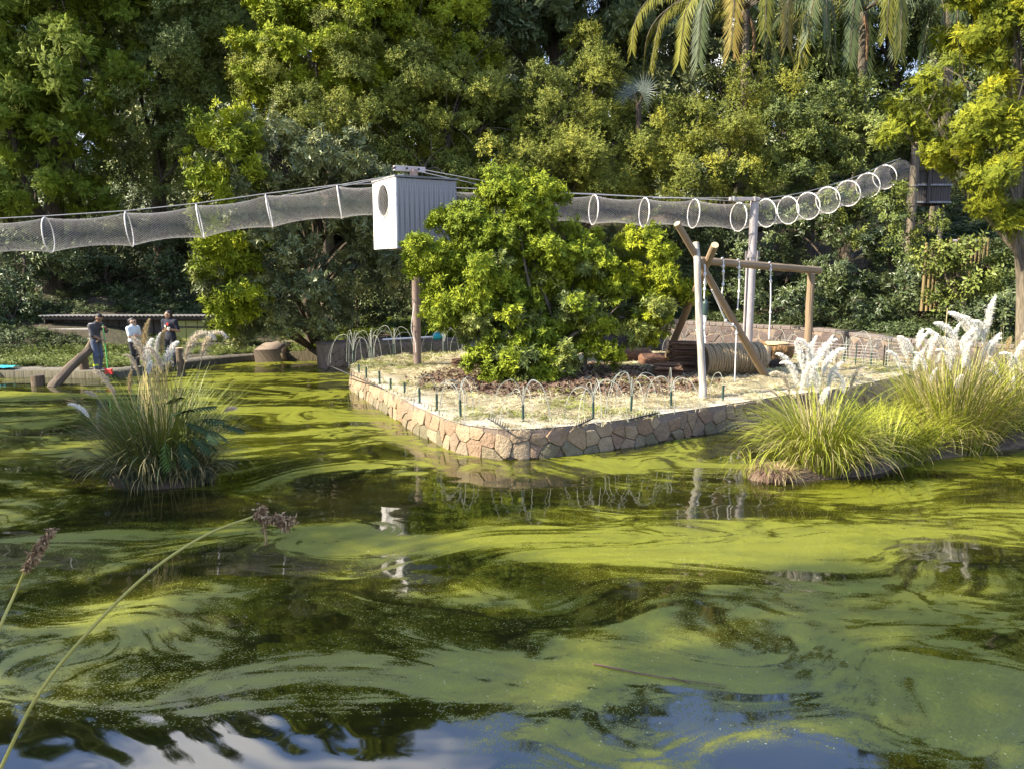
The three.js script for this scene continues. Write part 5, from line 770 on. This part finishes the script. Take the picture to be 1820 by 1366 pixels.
pampas('front right pampas clump with a bunch of brilliant white plumes', G(1458, 838, 0), [[520, 0.42, 1.0, 1.75, 0.75, GM.fresh], [240, 0.4, 1.2, 2.0, 0.45, GM.fresh, 0, 0, 1.42], [320, 0.4, 0.8, 1.5, 0.9, GM.grassMid], [280, 0.45, 0.8, 1.6, 0.85, GM.straw], [160, 0.3, 1.3, 1.9, 0.95, GM.fresh, -0.1, -0.1], [220, 0.35, 0.6, 1.1, 1.1, GM.fresh, 0.45, -0.3]],
  [[1428, 668, 12.2, 0, Lf, 0.1, 1.15, W_], [1444, 660, 12.3, 1, Lf, 0.0, 1.15, W_], [1450, 655, 12.4, 1, 0, 0.1, 1.1, W_], [1462, 668, 12.2, 1, 0, 0.15, 1.05, W_], [1436, 690, 12.1, 3, 0, 0.0, 1.2, W_], [1452, 700, 12.1, 3, Lf, 0.0, 1.1, W_], [1472, 690, 12.2, 3, 0, 0.1, 1.0, W_], [1416, 690, 12.2, 2, Lf, 0.1, 0.95, W_], [1404, 700, 12.2, 2, Lf, 0.3, 0.95, C_], [1436, 650, 12.5, 0, 0, 0.05, 1.0, W_], [1384, 705, 12.2, 1, Lf, 0.7, 0.62, C_], [1512, 690, 12.3, 2, 0, 0.2, 0.85, C_], [1500, 700, 12.2, 2, Lf, 0.1, 0.75, W_], [1486, 645, 12.6, 5, 0, 0.3, 1.0, C_], [1480, 640, 12.6, 5, Lf, 0.1, 0.9, C_], [1460, 720, 12.0, 5, 0, 0.1, 1.3, W_], [1425, 700, 12.1, 0, 0, 0, 0.95, W_], [1466, 645, 12.4, 0, 0, 0.05, 0.9, W_], [1410, 668, 12.3, 1, Lf, 0.2, 0.9, W_]], [[44, 1.7, 0.3, GM.stem]]);
{ const t = thing('dead_tussock', 'brown dead grass tussock lying in the algae in front of the white plumes', 'dead grass', G(1368, 850, 0)); part('blades', blades(420, 0.22, 0.25, 0.5, 1.5, 5, 0.011), GM.deadBrown, t, 'stuff'); part('pale_blades', blades(110, 0.2, 0.3, 0.6, 1.5, 6, 0.010).translate(0.12, 0, 0.06), GM.straw, t, 'stuff'); part('root_mound', new THREE.SphereGeometry(0.28, 16, 10).scale(1.25, 0.55, 0.8), M.darkTimber, t); part('yellow_blades', blades(70, 0.15, 0.4, 0.75, 1.2, 8, 0.009).translate(-0.25, 0, -0.1), GM.fresh, t, 'stuff'); }
{ const t = thing('grass_clump', 'low bright green grass clump between the two pampas clumps at the right', 'grass clump', G(1572, 812, 0)); part('blades', blades(1100, 0.7, 0.7, 1.3, 0.6, 15, 0.011), GM.fresh, t, 'stuff'); part('dark_blades', blades(420, 0.62, 0.4, 0.8, 1.0, 16, 0.011), GM.grassMid, t, 'stuff'); part('dry_blades', blades(120, 0.6, 0.4, 0.9, 1.0, 17, 0.010), GM.straw, t, 'stuff'); }
pampas('big right pampas clump with many white plumes, the highest of all', G(1690, 795, 0), [[700, 0.7, 1.3, 2.3, 0.42, GM.fresh, 0, 0, 1.42], [420, 0.65, 1.1, 1.9, 0.6, GM.grassMid], [480, 0.65, 1.2, 2.2, 0.5, GM.straw, 0, 0, 1.42], [300, 0.6, 0.8, 1.5, 0.8, GM.fresh], [200, 0.45, 0.7, 1.3, 1.0, GM.straw, -0.35, 0.2], [160, 0.4, 0.8, 1.3, 0.9, GM.fresh, -0.5, -0.2]],
  [[1755, 592, 14.2, 0, 0, -0.05, 1.35, W_], [1738, 610, 14.1, 1, Lf, 0.1, 1.15, W_], [1748, 615, 14.2, 2, Lf, 0.0, 1.0, W_], [1728, 600, 14.3, 1, Lf, 0.3, 1.2, W_], [1718, 590, 14.4, 1, Lf, 0.3, 1.0, W_], [1702, 615, 14.1, 1, Lf, 0.35, 1.2, W_], [1708, 630, 14.0, 3, 0, 0.1, 1.1, W_], [1716, 640, 14.0, 3, 0, 0.0, 1.0, W_], [1695, 645, 14.0, 3, Lf, 0.1, 1.1, W_], [1678, 625, 14.1, 1, Lf, 0.25, 0.95, W_], [1688, 660, 13.9, 2, Lf, 0.1, 0.9, W_], [1724, 660, 14.0, 3, Lf, 0.2, 0.9, W_], [1738, 665, 14.0, 2, 0, 0.2, 0.8, C_], [1622, 630, 14.0, 1, Lf, 0.25, 0.85, W_], [1630, 622, 14.1, 1, 0, 0.15, 0.8, W_], [1612, 640, 14.0, 3, Lf, 0.1, 0.9, W_], [1640, 630, 14.2, 0, 0, 0.3, 0.8, W_], [1626, 660, 13.9, 3, 0, 0, 0.85, W_], [1632, 612, 14.2, 5, 0, 0, 1.2, W_], [1655, 680, 13.8, 3, 0, 0, 0.6, W_], [1634, 690, 13.9, 3, Lf, 0, 0.6, C_], [1664, 650, 14, 5, 0, 0.1, 1.1, W_], [1700, 690, 13.8, 5, 0, 0.1, 1.1, W_], [1650, 640, 14, 0, 0, 0.1, 1, W_], [1668, 622, 14.2, 1, Lf, 0.1, 0.9, W_], [1712, 655, 13.9, 0, 0, 0, 1, W_], [1745, 640, 14.1, 1, 0, 0.2, 1, W_], [1760, 635, 14.2, 3, 0, 0, 1, W_], [1600, 655, 13.9, 1, Lf, 0.2, 0.8, W_], [1645, 660, 13.8, 1, Lf, 0.1, 0.8, W_], [1690, 620, 14.2, 0, 0, 0.1, 1, W_]], [[90, 2.2, 0.55, GM.stem], [60, 1.9, 0.5, GM.straw]]);
pampas('pampas clump at the right edge of the picture with curled cream plumes', G(1806, 778, 0), [[620, 0.65, 1.2, 2.2, 0.45, GM.fresh, 0, 0, 1.42], [360, 0.55, 0.9, 1.7, 0.85, GM.grassMid], [300, 0.5, 1.0, 1.8, 0.8, GM.straw]],
  [[1788, 640, 15.2, 0, 0, 0.0, 0.9, T_], [1800, 665, 15.0, 2, Lf, 0.1, 0.95, W_], [1812, 660, 15.0, 1, Lf, 0.2, 0.9, W_], [1774, 665, 15.1, 1, Lf, 0.4, 0.8, W_], [1822, 690, 14.8, 2, Lf, 0.1, 0.9, C_], [1790, 620, 15.3, 5, 0, 0, 1.1, T_], [1780, 690, 14.8, 1, Lf, 0.2, 0.9, W_], [1806, 640, 15.1, 1, 0, 0.1, 1, W_], [1816, 625, 15.2, 0, 0, 0, 1, C_], [1796, 700, 14.8, 3, 0, 0, 0.9, W_]], [[60, 2.3, 0.5, GM.stem]]);
{ const t = thing('mud_bank', 'dark low mud bank under the pampas clumps at the right', 'mud bank'), c = curve([G(1400, 852, 0.02), G(1500, 840, 0.02), G(1620, 812, 0.02), G(1720, 795, 0.02), G(1840, 775, 0.02)], 24); part('soil', tube(c.map(p => V(p.x, -0.16, p.z - 0.1)), x => 0.26 + 0.3 * x, 10, true, 0.4, 3), M.darkTimber, t); }
{ const b = G(1672, 690, 0), t = thing('garden_stake', 'thin tall pale stick standing among the pampas at the right', 'stick', b); part('stick', tube([V(0, -0.2, 0), V(0, 1.0, 0), V(0.01, D(1672, 548, -b.z).y, 0)], 0.014, 6), GM.stem, t); part('tie', tube([V(0, 1.4, 0), V(0, 1.43, 0)], 0.02, 6), M.iron, t); }
// ---------- foreground sedge stems ----------
function sedge(label, path, head, seed) {
  const P = path.map(([x, y, d]) => D(x, y, d)), t = thing('sedge_stem', label, 'sedge stem', P[0]), r = rng(seed), q = P.map(p => p.clone().sub(P[0])), gr = mat('green yellow stem', [0.36, 0.32, 0.07], 0.5), br = [0, 1, 2].map(i => mat('dried flower ' + 'abc'[i], [[0.26, 0.155, 0.075], [0.40, 0.28, 0.14], [0.16, 0.095, 0.05]][i], 0.95));
  const c = curve(q, 60); part('stem', tube(c, x => 0.0062 - 0.0026 * x, 8), gr, t);
  const h = thing ? new THREE.Group() : null; h.name = 'flower_head'; t.add(h);
  head.forEach(([x, y, d, x2, y2, n, rad], k) => { const a = D(x, y, d).sub(P[0]), b = D(x2, y2, d).sub(P[0]); part('stalk', tube([a, a.clone().lerp(b, 0.5).add(V(0, 0.004, 0)), b], 0.002, 5, false), br[1], h); for (let s = 0; s < 3; s++) { const L = { pos: [], idx: [] }; for (let i = 0; i < n; i++) { const p = a.clone().lerp(b, 0.15 + 0.85 * r()).add(V(r() - 0.5, r() - 0.5, r() - 0.5).multiplyScalar(rad * 2)); for (let j = 0; j < 3; j++) leaf(L, p, V(r() - 0.5, r() - 0.6, r() - 0.5).normalize(), V(r() - 0.5, r(), r() - 0.5).normalize(), 0.010 + 0.008 * r(), 0.006, 0.6); } part('spikelets', geom(L.pos, L.idx), br[s], h, 'stuff'); } });
}
sedge('long arching sedge stem in the foreground with a drooping dry brown flower head', [[-90, 1560, 1.9], [0, 1366, 2.0], [70, 1230, 2.05], [170, 1108, 2.1], [280, 1005, 2.15], [370, 948, 2.2], [452, 917, 2.2]], [[450, 917, 2.2, 520, 925, 60, 0.011], [452, 917, 2.2, 466, 898, 16, 0.007], [490, 915, 2.2, 510, 940, 30, 0.010], [466, 920, 2.2, 473, 966, 3, 0.003]], 3);
sedge('short sedge stem at the left edge of the foreground with an upright dry flower head', [[-120, 1500, 2.0], [-40, 1230, 2.1], [0, 1112, 2.15], [28, 1050, 2.2], [45, 1010, 2.2]], [[44, 1012, 2.2, 92, 940, 60, 0.008], [55, 1000, 2.2, 75, 965, 24, 0.012], [40, 1015, 2.2, 52, 1005, 8, 0.006]], 5);

{ const a = G(1055, 1179, 0.012), b = G(1292, 1219, 0.012), t = thing('floating_stick', 'thin reddish stick floating among the algae in the foreground', 'stick', a), d = b.clone().sub(a); part('twig', tube(curve([V(0, 0, 0), d.clone().multiplyScalar(0.45).add(V(0, 0, 0.03)), d], 12), x => 0.007 * (1 - 0.6 * x), 6), mat('wet reddish twig', [0.16, 0.075, 0.06], 0.5), t); part('side_twig', tube([d.clone().multiplyScalar(0.6), d.clone().multiplyScalar(0.72).add(V(0, 0.006, 0.07))], 0.003, 5), M.darkTimber, t); }
// ---------- people ----------
function sdfMesh(bones, center, half, res, k) { // bones: [ax,ay,az, bx,by,bz, ra, rb, flatten]; one smooth surface
  const mc = new MarchingCubes(res, M.net, false, false, 90000); mc.isolation = 0; const h = res / 2, f = mc.field;
  for (let z = 0; z < res; z++) for (let y = 0; y < res; y++) for (let x = 0; x < res; x++) {
    const px = center.x + (x - h) / h * half, py = center.y + (y - h) / h * half, pz = center.z + (z - h) / h * half; let s = 9;
    for (const b of bones) { const ex = b[3] - b[0], ey = b[4] - b[1], ez = b[5] - b[2], l = ex * ex + ey * ey + ez * ez + 1e-9, t = clamp(((px - b[0]) * ex + (py - b[1]) * ey + (pz - b[2]) * ez) / l), fx = b[8] ?? 1, fz = b[9] ?? 1, dx = (px - b[0] - ex * t) / fx, dy = py - b[1] - ey * t, dz = (pz - b[2] - ez * t) / fz, d = Math.sqrt(dx * dx + dy * dy + dz * dz) - mix(b[6], b[7], t), hh = Math.max(k - Math.abs(s - d), 0) / k; s = Math.min(s, d) - hh * hh * k * 0.25; }
    f[x + y * res + z * res * res] = -s;
  }
  mc.update(); const n = mc.count ?? mc.positionArray.length / 3, pos = new Float32Array(n * 3), nor = new Float32Array(n * 3);
  for (let i = 0; i < n; i++) for (let c = 0; c < 3; c++) { pos[i * 3 + c] = mc.positionArray[i * 3 + c] * half + center.getComponent(c); nor[i * 3 + c] = mc.normalArray[i * 3 + c]; }
  const g = new THREE.BufferGeometry(); g.setAttribute('position', new THREE.BufferAttribute(pos, 3)); g.setAttribute('normal', new THREE.BufferAttribute(nor, 3));
  const a = [0, 3, 6].map(o => V(pos[o], pos[o + 1], pos[o + 2])), fn = a[1].sub(a[0]).cross(a[2].sub(a[0])); if (fn.dot(V(nor[0], nor[1], nor[2])) < 0) for (let i = 0; i < n * 3; i++) nor[i] *= -1;
  return g;
}
const P3 = (a, b, ra, rb = ra, fx, fz) => [...a, ...b, ra, rb, fx, fz];
const add3 = (a, b, s = 1) => [a[0] + b[0] * s, a[1] + b[1] * s, a[2] + b[2] * s];
function headBones(c, yaw, pitch) { // c = head centre; faces local +x turned by yaw about y
  const e = new THREE.Euler(0, yaw, -pitch, 'YXZ'), at = (x, y, z) => { const v = V(x, y, z).applyEuler(e); return [c[0] + v.x, c[1] + v.y, c[2] + v.z]; };
  return { at, bones: [P3(at(-0.015, 0.03, 0), at(0.005, 0.03, 0), 0.088, 0.086), P3(at(0.03, -0.03, 0), at(0.04, -0.085, 0), 0.066, 0.042), P3(at(0.088, 0.005, 0), at(0.104, -0.028, 0), 0.011, 0.016), P3(at(0.075, 0.03, -0.035), at(0.075, 0.03, 0.035), 0.018), P3(at(0.082, -0.062, -0.018), at(0.082, -0.062, 0.018), 0.013), P3(at(-0.005, 0.015, -0.088), at(-0.01, -0.02, -0.086), 0.014), P3(at(-0.005, 0.015, 0.088), at(-0.01, -0.02, 0.086), 0.014)] };
}
function hand(w, d, up, curl) { // wrist, direction, palm-up vector: palm with four fingers and a thumb
  const D_ = V(...d).normalize(), S = V().crossVectors(D_, V(...up)).normalize(), N = V().crossVectors(S, D_).normalize(), at = (f, s, n) => { const p = V(...w).addScaledVector(D_, f).addScaledVector(S, s).addScaledVector(N, n); return [p.x, p.y, p.z]; }, B = [P3(at(0, 0, 0), at(0.03, 0, 0), 0.026), P3(at(0.03, -0.022, 0), at(0.085, -0.028, 0), 0.017), P3(at(0.03, 0, 0), at(0.09, 0, 0), 0.017), P3(at(0.03, 0.022, 0), at(0.085, 0.028, 0), 0.017)];
  [-0.03, -0.010, 0.010, 0.030].forEach((s, i) => { const l = [0.06, 0.072, 0.068, 0.052][i], c1 = curl * 0.7, c2 = curl * 1.5; const a = at(0.09, s, 0), m = at(0.09 + l * 0.5 * Math.cos(c1), s * 1.1, -l * 0.5 * Math.sin(c1)), e = at(0.09 + l * 0.5 * Math.cos(c1) + l * 0.5 * Math.cos(c2), s * 1.15, -l * 0.5 * (Math.sin(c1) + Math.sin(c2))); B.push(P3(a, m, 0.010, 0.009), P3(m, e, 0.009, 0.008)); });
  B.push(P3(at(0.02, -0.025, 0), at(0.055, -0.055, -0.012), 0.013, 0.011), P3(at(0.055, -0.055, -0.012), at(0.085, -0.06, -0.025), 0.010, 0.009)); return B;
}
function person(label, foot, turn, J, look) {
  const t = thing('person', label, 'person', foot, turn), mats = look.m, skin = mats.skin, L = { l: J.l, r: J.r };
  const torso = g => [P3(J.hip, J.waist, 0.125 + g, 0.115 + g, 0.85, 1.18), P3(J.waist, J.chest, 0.115 + g, 0.135 + g, 0.85, 1.2), P3(J.chest, J.neck, 0.12 + g, 0.06 + g, 0.85, 1.2), P3(J.l.sh, J.r.sh, 0.062 + g, 0.062 + g)];
  const arm = (s, g, to = 2) => [P3(s.sh, s.el, 0.053 + g, 0.042 + g), ...(to > 1 ? [P3(s.el, s.wr, 0.042 + g, 0.027 + g)] : [])], leg = (s, g) => [P3(s.hp, s.kn, 0.088 + g, 0.058 + g), P3(s.kn, s.an, 0.058 + g, 0.04 + g)];
  const hd = headBones(J.head, look.yaw, look.pitch), mid = V(0.05, 0.9, 0);
  const neck = P3(J.neck, add3(J.head, [0, -0.06, 0]), 0.055, 0.052);
  const body = [sdfMesh([...torso(-0.012), neck, P3(J.head, J.head, 0.07), ...arm(J.l, 0), ...arm(J.r, 0), ...leg(J.l, -0.01), ...leg(J.r, -0.01)], mid, 1.0, 96, 0.045), sdfMesh([...hd.bones, neck], V(...J.head), 0.17, 56, 0.022)];
  for (const s of [J.l, J.r]) body.push(sdfMesh(hand(s.wr, s.hd, s.up, s.curl), V(...add3(s.wr, V(...s.hd).normalize().toArray(), 0.08)), 0.14, 52, 0.012));
  part('body', mergeGeometries(body), skin, t);
  part('shirt', sdfMesh([...torso(0.012), P3(J.neck, add3(J.neck, [0, 0.015, 0]), 0.065), ...(look.longSleeve ? [...arm(J.l, 0.014), ...arm(J.r, 0.014)] : [P3(J.l.sh, add3(J.l.sh, [(J.l.el[0] - J.l.sh[0]), (J.l.el[1] - J.l.sh[1]), (J.l.el[2] - J.l.sh[2])], look.sleeve ?? 0.7), 0.072, 0.066), P3(J.r.sh, add3(J.r.sh, [(J.r.el[0] - J.r.sh[0]), (J.r.el[1] - J.r.sh[1]), (J.r.el[2] - J.r.sh[2])], look.sleeve ?? 0.7), 0.072, 0.066)]), P3(J.hip, add3(J.hip, [0, -0.04, 0]), 0.15, 0.15, 0.85, 1.15)], mid, 1.0, 96, 0.05), mats.shirt, t);
  const tr = part('trousers', sdfMesh([P3(add3(J.hip, [0, -0.02, 0]), add3(J.hip, [0, 0.04, 0]), 0.135, 0.13, 0.85, 1.15), ...leg(J.l, 0.018), ...leg(J.r, 0.018)], mid, 1.0, 96, 0.05), mats.trousers, t);
  for (const s of [J.l, J.r]) { part('boot', sdfMesh([P3(add3(s.an, [0, 0.05, 0]), s.an, 0.062, 0.06), P3(add3(s.an, [0, -0.05, 0]), s.toe, 0.052, 0.045)], V(...add3(s.an, [0.05, 0, 0])), 0.26, 44, 0.03), mats.boot, t); if (mats.band) { const u = add3(s.an, [0, 0.12, 0]); part('reflective_band', tube([V(...u), V(u[0], u[1] + 0.06, u[2])], 0.078, 14, false), mats.band, tr); } }
  const hair = [P3(hd.at(-0.03, 0.055, 0), hd.at(-0.01, 0.06, 0), 0.086, 0.083), P3(hd.at(-0.05, 0.0, 0), hd.at(-0.05, 0.04, 0), 0.074, 0.08)]; if (look.bun) hair.push(P3(hd.at(-0.13, 0.05, 0), hd.at(-0.15, 0.03, 0), 0.05, 0.04), P3(hd.at(-0.15, 0.03, 0), hd.at(-0.16, -0.06, 0), 0.032, 0.02));
  part('hair', sdfMesh(hair, V(...hd.at(-0.03, 0.03, 0)), 0.22, 48, 0.02), mats.hair, t);
  const dark = mat('dark eyes', [0.02, 0.015, 0.012], 0.3); for (const z of [-0.033, 0.033]) { const e = hd.at(0.086, 0.014, z); part('eye', new THREE.SphereGeometry(0.0095, 10, 8).translate(...e), dark, t); }
  if (look.glasses) { const g = []; for (const z of [-0.034, 0.034]) g.push(new THREE.SphereGeometry(0.03, 12, 8).scale(0.35, 0.75, 1).translate(...hd.at(0.094, 0.014, z))); part('sunglasses', join(g), mat('black lens', [0.01, 0.01, 0.012], 0.1), t); }
  return { t, hd };
}
const SK = [mat('brown skin', [0.23, 0.125, 0.075], 0.6), mat('light skin', [0.42, 0.26, 0.18], 0.6), mat('tanned skin', [0.30, 0.175, 0.11], 0.6)], HAIR = mat('black hair', [0.015, 0.012, 0.010], 0.6), NAVY = mat('navy cloth', [0.018, 0.019, 0.032], 0.95), BLK = mat('dark trousers', [0.022, 0.022, 0.026], 0.95), BOOT = mat('black boots', [0.015, 0.015, 0.017], 0.6);
// worker bending over his broom
{
  const f = G(178, 662, 0.2), J = { hip: [-0.07, 0.96, 0], waist: [-0.09, 1.1, 0], chest: [-0.06, 1.32, 0], neck: [0.02, 1.47, 0], head: [0.10, 1.61, 0.0],
    l: { sh: [-0.03, 1.40, -0.19], el: [0.14, 1.22, -0.20], wr: [0.22, 1.35, -0.08], hd: [0.25, 0.25, 0.9], up: [0, 1, 0.2], curl: 1.1, hp: [-0.09, 0.92, -0.09], kn: [-0.05, 0.5, -0.12], an: [-0.13, 0.1, -0.13], toe: [0.05, 0.045, -0.14] },
    r: { sh: [-0.05, 1.38, 0.19], el: [0.03, 1.12, 0.23], wr: [0.24, 0.99, 0.10], hd: [0.8, -0.4, -0.3], up: [0.2, 1, 0], curl: 1.1, hp: [-0.06, 0.92, 0.09], kn: [0.0, 0.5, 0.11], an: [-0.03, 0.1, 0.12], toe: [0.15, 0.045, 0.14] } };
  const { t } = person('worker in a dark shirt with sun-painted back bending over a green broom on the bank', f, -0.25, J, { m: { skin: SK[0], shirt: mat('black work shirt', [0.055, 0.053, 0.058], 0.95), trousers: mat('grey blue work trousers', [0.075, 0.09, 0.135], 0.95), boot: BOOT, hair: HAIR, band: mat('reflective yellow', [0.42, 0.52, 0.03], 0.5) }, yaw: -0.2, pitch: 0.6, sleeve: 1.0 });
  part('sun_glare_patch', sdfMesh([P3([-0.165, 1.12, 0.02], [-0.150, 1.34, 0.02], 0.06, 0.065, 0.55, 1.9), P3([-0.08, 1.40, 0.15], [-0.06, 1.42, -0.1], 0.075, 0.06)], V(-0.1, 1.25, 0), 0.4, 56, 0.05), mat('painted sun glare', [0.45, 0.44, 0.44], 0.95), t);  // pale patch: sun glare on the black shirt put into colour
  const b = thing('broom', 'green-handled broom with a red head held by the bending worker', 'broom', V(f.x, f.y, f.z)), a = V(0.245, 1.42, 0.02), e = V(0.42, 0.12, 0.16); b.rotation.y = -0.25;
  part('handle', tube([a, e], 0.016, 8), mat('green handle', [0.05, 0.30, 0.07], 0.5), b); const red = mat('red plastic', [0.52, 0.03, 0.025], 0.5); part('head', bx(0.26, 0.07, 0.07, e.x + 0.02, e.y, e.z, 0, 0, 0, 0.02), red, b); for (let i = 0; i < 8; i++) part('bristle', bx(0.026, 0.12, 0.06, e.x - 0.09 + i * 0.032, e.y - 0.075, e.z, 0, 0, (i - 3.5) * 0.04, 0.004), red, b);
}
// woman with folded arms
{
  const f = G(241, 655, 0.2), J = { hip: [0, 0.84, 0], waist: [-0.01, 0.97, 0], chest: [0, 1.16, 0], neck: [0, 1.31, 0], head: [0.02, 1.43, 0],
    l: { sh: [0, 1.24, -0.165], el: [0.05, 1.00, -0.2], wr: [0.20, 1.03, 0.02], hd: [0.1, 0.1, 1], up: [0.8, 0.2, 0], curl: 0.5, hp: [0, 0.81, -0.08], kn: [0.02, 0.45, -0.09], an: [-0.02, 0.09, -0.10], toe: [0.13, 0.04, -0.11] },
    r: { sh: [0, 1.24, 0.165], el: [0.06, 1.00, 0.2], wr: [0.22, 1.01, 0.05], hd: [0.1, 0.1, -1], up: [0.8, 0.2, 0], curl: 0.5, hp: [0, 0.81, 0.08], kn: [0.03, 0.45, 0.09], an: [0.0, 0.09, 0.10], toe: [0.15, 0.04, 0.12] } };
  person('woman in a pale blue top and sunglasses standing with folded arms', f, -0.35, J, { m: { skin: SK[1], shirt: mat('pale blue top', [0.56, 0.62, 0.66], 0.95), trousers: BLK, boot: BOOT, hair: HAIR }, yaw: 0.1, pitch: 0, bun: true, glasses: true, sleeve: 0.8 });
}
// man in the navy shirt
{
  const f = G(306, 653, 0.2), J = { hip: [0, 0.97, 0], waist: [-0.01, 1.11, 0], chest: [0, 1.33, 0], neck: [0, 1.50, 0], head: [0.03, 1.64, 0],
    l: { sh: [0, 1.43, -0.2], el: [-0.05, 1.14, -0.27], wr: [0.20, 1.20, -0.20], hd: [1, 0.3, 0.1], up: [0, 0, -1], curl: 0.9, hp: [0, 0.93, -0.09], kn: [0.02, 0.5, -0.11], an: [-0.03, 0.1, -0.13], toe: [0.13, 0.045, -0.16] },
    r: { sh: [0, 1.43, 0.2], el: [-0.04, 1.13, 0.25], wr: [0.02, 0.88, 0.24], hd: [0.1, -1, 0], up: [1, 0, 0], curl: 0.3, hp: [0, 0.93, 0.09], kn: [0.02, 0.5, 0.11], an: [-0.02, 0.1, 0.13], toe: [0.14, 0.045, 0.16] } };
  // he faces the camera, a little to the left
  const { t } = person('man in a navy printed T-shirt and dark trousers holding a cup', f, -Math.PI / 2 - 0.25, J, { m: { skin: SK[2], shirt: NAVY, trousers: BLK, boot: BOOT, hair: HAIR }, yaw: -0.7, pitch: 0.05, sleeve: 0.75 });
  const pr = [[0.36, -0.03, 0.07, 0.10, [0.5, 0.03, 0.02]], [0.30, 0.06, 0.07, 0.08, [0.55, 0.5, 0.42]], [0.20, -0.04, 0.08, 0.07, [0.45, 0.46, 0.5]], [0.21, 0.05, 0.06, 0.09, [0.5, 0.10, 0.05]]]; pr.forEach(([y, z, w, h, c]) => { const g = new THREE.CircleGeometry(0.5, 14).scale(w, h, 1).rotateY(Math.PI / 2).translate(0.129 + (y > 0.25 ? 0.01 : 0), 1.0 + y - 0.0, z); part('shirt_print', g, mat('shirt print', c, 0.9), t); });
  const cp = thing('paper_cup', 'pale paper cup in the hand of the man in the navy shirt', 'cup', V(f.x, f.y, f.z)); cp.rotation.y = t.rotation.y; part('cup', new THREE.LatheGeometry([[0, 0], [0.028, 0], [0.038, 0.1], [0.036, 0.1], [0.026, 0.005]].map(q => new THREE.Vector2(...q)), 16).translate(0.31, 1.18, -0.21), mat('white paper', [0.7, 0.68, 0.62], 0.7), cp); part('rim', new THREE.TorusGeometry(0.038, 0.004, 6, 18).rotateX(Math.PI / 2).translate(0.31, 1.28, -0.21), M.ringWhite, cp);
}
renderer.render(scene, camera);
